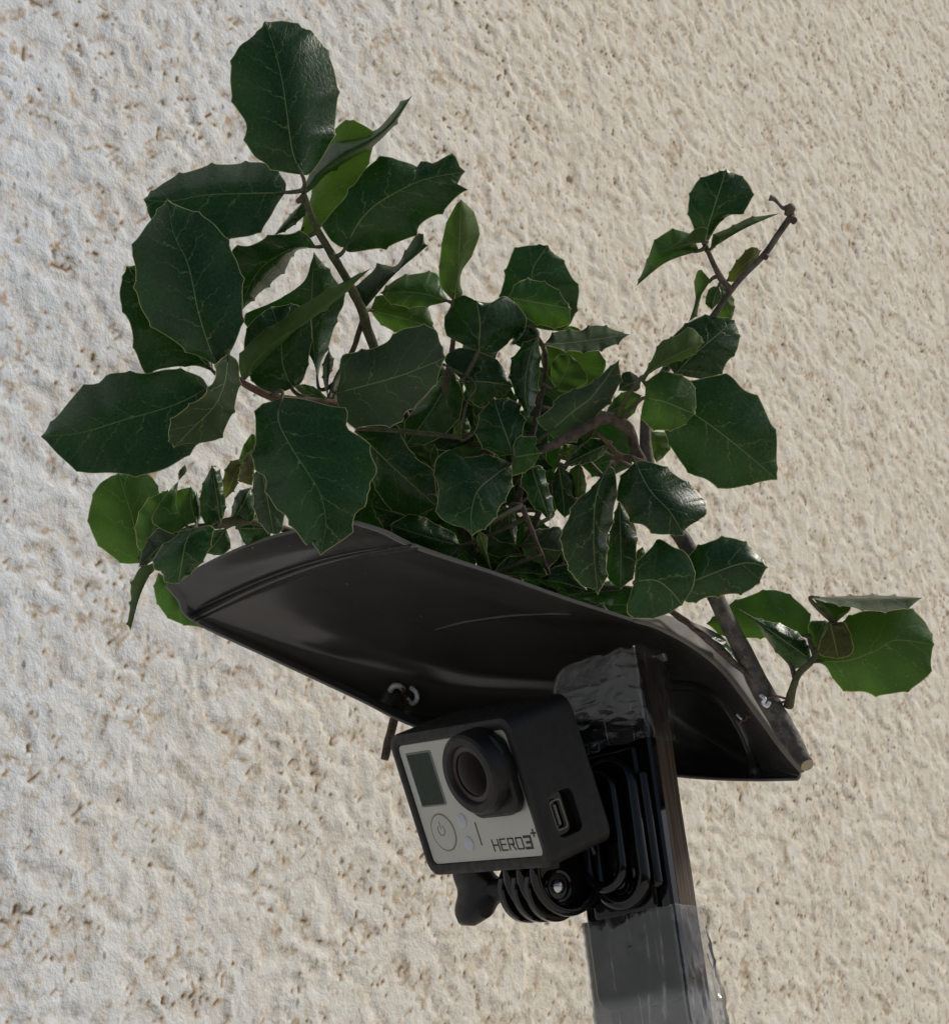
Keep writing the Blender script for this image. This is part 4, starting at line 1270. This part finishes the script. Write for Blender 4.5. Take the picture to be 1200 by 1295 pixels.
# knob with three lobes
def knob():
    lp = []
    for x_, k in ((25.5, 0.55), (24.0, 0.66), (16.0, 0.62), (14.5, 0.80), (9.0, 1.0), (4.0, 0.98), (2.2, 0.86), (1.6, 0.6)):
        l = []
        for i in range(48):
            a = 2 * math.pi * i / 48
            lob = (0.5 + 0.5 * math.cos(3 * a + 0.9)) ** 1.5
            r = k * (5.8 + (6.0 if k > 0.7 else 0.3) * lob)
            l.append((x_, PY + r * math.cos(a), PZ + r * math.sin(a)))
        lp.append(l)
    return loft(lp)


ts = part("thumb_screw", knob(), M['matte'], mt, angle=50)
part("bolt", lathe_x(PY, PZ, [(2.4, 28), (2.4, 46.4), (2.2, 47.4), (1.2, 48.3), (0.2, 48.5)]), M['steel'], ts)
part("nut_cup", lathe_x(PY, PZ, [(5.2, 46.0), (5.2, 47.2), (4.7, 47.5), (3.9, 47.3), (3.7, 46.6), (2.4, 46.5)], 6 * 6), M['gloss'], ts)

# ------------------------------------------------------------------ stake and mount plate
sz = W((-0.115, -0.942, 0.32)).normalized()
sy = W((0.57, 0, 0.82))
sy = (sy - sz * sy.dot(sz)).normalized()
sx = sy.cross(sz)
E0 = P(859, 1148, 20)
SM = frame_matrix(sx, sy, sz, E0)
low = -(E0.z + 0.01) / sz.z / MM
stk = empty("wooden_stake", SM, "flat weathered wooden stake holding up the camera, wrapped in clear tape", "stake")


def stake_bm():
    lp = []
    for z in list(np.linspace(low, -60, 12)) + list(np.linspace(-50, 78, 22)):
        wob = 0.25 * mn.noise(Vector((z * 0.05, 1, 0)))
        lp.append([(x + wob, y, z) for x, y in ((-29.6, 0.6), (-29.0, 0), (-0.6, 0), (0, 0.6), (0, 9.9), (-0.6, 10.5), (-29.0, 10.5), (-29.6, 9.9))])
    return loft(lp)


part("board", stake_bm(), M['wood'], stk, angle=30)

inv = CM.inverted() @ SM      # stake frame -> camera frame


def in_cam(bm):
    for v in bm.verts:
        v.co = inv @ v.co
    return bm


plate_poly = rrect(-30.6, -27, 0.8, 80, 6, 6)
part("mount_plate", in_cam(prism_y(plate_poly, -4.6, -0.2, 0.8)), M['gloss'], mt)
def capsule(cx, cy, z0, z1, r, n=28):
    lp = []
    prof = [(z0 + r - r * math.cos(rad(a_)), r * math.sin(rad(a_))) for a_ in (4, 20, 40, 60, 80, 90)]
    prof += [(z1 - r + r * math.sin(rad(a_)), r * math.cos(rad(a_))) for a_ in (0, 10, 30, 50, 70, 86)]
    for z_, r_ in prof:
        lp.append([(cx + r_ * math.cos(2 * math.pi * q_ / n), cy + r_ * math.sin(2 * math.pi * q_ / n), z_) for q_ in range(n)])
    return loft(lp)


def tube_bm(pts, r, closed=False, sides=12):
    n = len(pts)
    lp = []
    for i_ in range(n):
        p0 = Vector(pts[i_ - 1] if (closed or i_) else pts[0])
        p1 = Vector(pts[(i_ + 1) % n] if (closed or i_ < n - 1) else pts[-1])
        t = (p1 - p0).normalized()
        nn = tube_bm.axis
        bb = t.cross(nn).normalized()
        lp.append([tuple(Vector(pts[i_]) + (nn * math.cos(2 * math.pi * q_ / sides) + bb * math.sin(2 * math.pi * q_ / sides)) * r) for q_ in range(sides)])
    return loft(lp, True, True, closed)


def stadium(cx, cz, hw, hh, y, n=16):
    out = []
    for k_ in range(n + 1):
        a_ = math.pi * k_ / n
        out.append((cx + hw * math.cos(a_), y, cz + hh - hw + hw * math.sin(a_)))
    for k_ in range(n + 1):
        a_ = math.pi + math.pi * k_ / n
        out.append((cx + hw * math.cos(a_), y, cz - hh + hw + hw * math.sin(a_)))
    return out


bk = part("buckle", in_cam(join(capsule(-14.5, -7.0, 6, 44, 3.6), rbox(-26.5, -6.6, 0, -3.5, -4.3, 50, 1.4))), M['gloss'], mt)
tube_bm.axis = Vector((0, 1, 0))
part("buckle_loop", in_cam(tube_bm(stadium(-12.5, 24, 7.6, 21, -9.5), 2.3, True)), M['gloss'], bk)
part("buckle_loop", in_cam(tube_bm(stadium(-15.5, 25, 6.0, 17, -13.0), 1.7, True)), M['gloss'], bk)
part("buckle_rail", in_cam(capsule(-2.6, -6.0, 6, 42, 1.8)), M['gloss'], bk)
tube_bm.axis = Vector((1, 0, 0))
for q in (35.0, 41.5, 48.0):
    arc = [(q, 15.5 + 12.0 * math.cos(rad(a_)), -5.5 + 12.0 * math.sin(rad(a_))) for a_ in range(-205, 46, 10)]
    part("arm_loop", tube_bm(arc, 1.7), M['gloss'], mt)
part("buckle_rail", in_cam(rbox(-28.6, -10.5, 4, -26.2, -4.4, 44, 1.2, 3)), M['gloss'], bk)
# the two letters that show on the plate, upside down
bms = []
for st, ox in (([(2.6, 2.6), (2.3, 3.0), (0.3, 3.0), (0, 2.7), (0, 0.3), (0.3, 0), (2.6, 0), (2.6, 1.5), (1.5, 1.5)], 0.0), ([(0.3, 0), (2.3, 0), (2.6, 0.3), (2.6, 2.7), (2.3, 3.0), (0.3, 3.0), (0, 2.7), (0, 0.3), (0.3, 0)], 3.8)):
    stroke(bms, [(-a, -b) for a, b in st], 0.45, -17.5 - ox, 54.0)
bml = join(*bms)
for v in bml.verts:
    v.co.y += (-4.75 - 0.66) * MM
part("lettering", in_cam(bml), M['led'], mt, sm=False)


def tape(z0, z1, name, flap=0.0, seed=0, rows=46, sharp=60, round_top=0.0):
    n = 110
    base = rrect(-31.6, -5.8, 1.4, 11.4, 2.2, 4)
    c = catmull([(*p,) for p in base + [base[0]]], n + 1)[:-1]
    ctr = np.array((-15.0, 4.0))
    lp = []
    for i in range(rows + 1):
        z = z0 + (z1 - z0) * i / rows
        l = []
        for k, q in enumerate(c):
            d = q - ctr
            d = d / np.linalg.norm(d)
            v = Vector((q[0] * 0.12, q[1] * 0.12 + seed, z * 0.16))
            ridge = 1 - abs(mn.noise(Vector((v.x * 1.2 + v.z * 0.8, v.y * 1.2, v.z * 2.0)))) * 2.2
            r = 0.12 + 0.28 * (mn.noise(v * 1.3) * 0.5 + 0.5) + 0.40 * max(0, ridge) ** 4
            if flap:
                wgt = max(0.0, 1 - ((q[0] - 2) ** 2 + (q[1] - 9) ** 2) / 150.0)
                r += flap * wgt * min(1.0, max(0.0, (z1 - z) / 34.0)) + 1.1 * wgt * mn.noise(Vector((z * 0.13 + q[1] * 0.25, q[1] * 0.5 + q[0] * 0.3, seed + 3)))
            if round_top and z > z1 - round_top:
                tt_ = (z - z1 + round_top) / round_top
                q = q + np.array(((1 - math.sqrt(max(0, 1 - tt_ * tt_))) * 9.0 * max(0, -q[0] / 31.0), 0.0))
            l.append((q[0] + d[0] * r, q[1] + d[1] * r, z + 0.8 * mn.noise(Vector((k * 0.16, seed, i * 0.02))) * (1 if i in (0, rows) else 0)))
        lp.append(l)
    bm = loft(lp, False, False)
    part(name, bm, M['tape'], stk, angle=sharp)


tape(51, 80, "tape_wrap", 0, 2.0, round_top=12.0)
tape(-62, 0.5, "tape_wrap", 2.2, 7.0, 50, 14)

# ------------------------------------------------------------------ wire ties and the loose twig
def wire_obj(name, path, r, mat, parent=None, n=40):
    c = catmull(path, n)
    pts = [P(*q) for q in c]
    tv, tf = tube_geo(pts, [r * MM] * n, 7)
    base = pts[0].copy()
    me = bpy.data.meshes.new(name)
    off = parent.location if parent else base
    me.from_pydata([v - off for v in tv], [], tf)
    smooth(me)
    return link(name, me, [mat], parent, None if parent else base)


zs = surf(512, 882)
wt = empty("wire_tie", Matrix.Translation(P(512, 882, zs - 1)), "twisted wire tie with shiny loops poking through the pot above the camera", "wire tie", "wire ties on the pot")
wire_obj("wire_twist", [(506, 868, zs - 1), (511, 874, zs - 4), (508, 879, zs - 2), (514, 881, zs - 5), (510, 886, zs - 2), (516, 888, zs - 4), (508, 894, zs - 2), (504, 904, zs - 1)], 0.42, M['wire'], wt)
wire_obj("wire_loop", [(494, 882, zs - 1), (493, 874, zs - 2.5), (498, 868, zs - 3), (505, 868, zs - 2.5), (510, 872, zs - 1)], 1.05, M['solder'], wt)
wire_obj("wire_loop", [(520, 870, zs - 1), (526, 876, zs - 3), (527, 885, zs - 3), (521, 890, zs - 2), (515, 884, zs - 1)], 0.85, M['solder'], wt)
wire_obj("wire_loop", [(498, 887, zs - 1), (499, 894, zs - 3), (505, 895, zs - 1)], 0.85, M['solder'], wt)

wt2 = empty("wire_tie", Matrix.Translation(P(970, 885, 8)), "rusty wire tie with a bright bent end around the thick grey branch", "wire tie", "wire ties on the pot")
wire_obj("wire_twist", [(962, 889, 15), (964, 884, 9), (974, 882, 8), (984, 881, 8.5), (994, 884, 13), (996, 886, 20), (984, 890, 27)], 0.40, M['wire'], wt2)
wire_obj("wire_end", [(962, 880, 8.5), (967, 884, 6.5), (965, 889, 7), (970, 893, 6.5), (973, 888, 7)], 0.62, M['solder'], wt2)
zs2 = surf(945, 905)
wt3 = empty("wire_tie", Matrix.Translation(P(945, 905, zs2 - 1)), "small reddish wire twist inside the dark right end of the pot", "wire tie", "wire ties on the pot")
wire_obj("wire_twist", [(934, 917, zs2 - 1), (938, 911, zs2 - 3), (943, 910, zs2 - 2), (945, 906, zs2 - 4), (950, 907, zs2 - 2), (957, 903, zs2 - 1)], 0.42, M['wire'], wt3)
wire_obj("wire_end", [(932, 904, zs2 - 2), (937, 909, zs2 - 3), (940, 911, zs2 - 2)], 0.4, M['solder'], wt3)

o, _ = stem_obj("bare_twig", [(486, 961, 82, 1.3), (492, 935, 84, 1.5), (500, 906, 86, 1.5), (507, 880, 90, 1.4)], M['twig'], None)
tag(o, "short bare twig stub hanging below the pot edge beside the camera's corner", "twig")
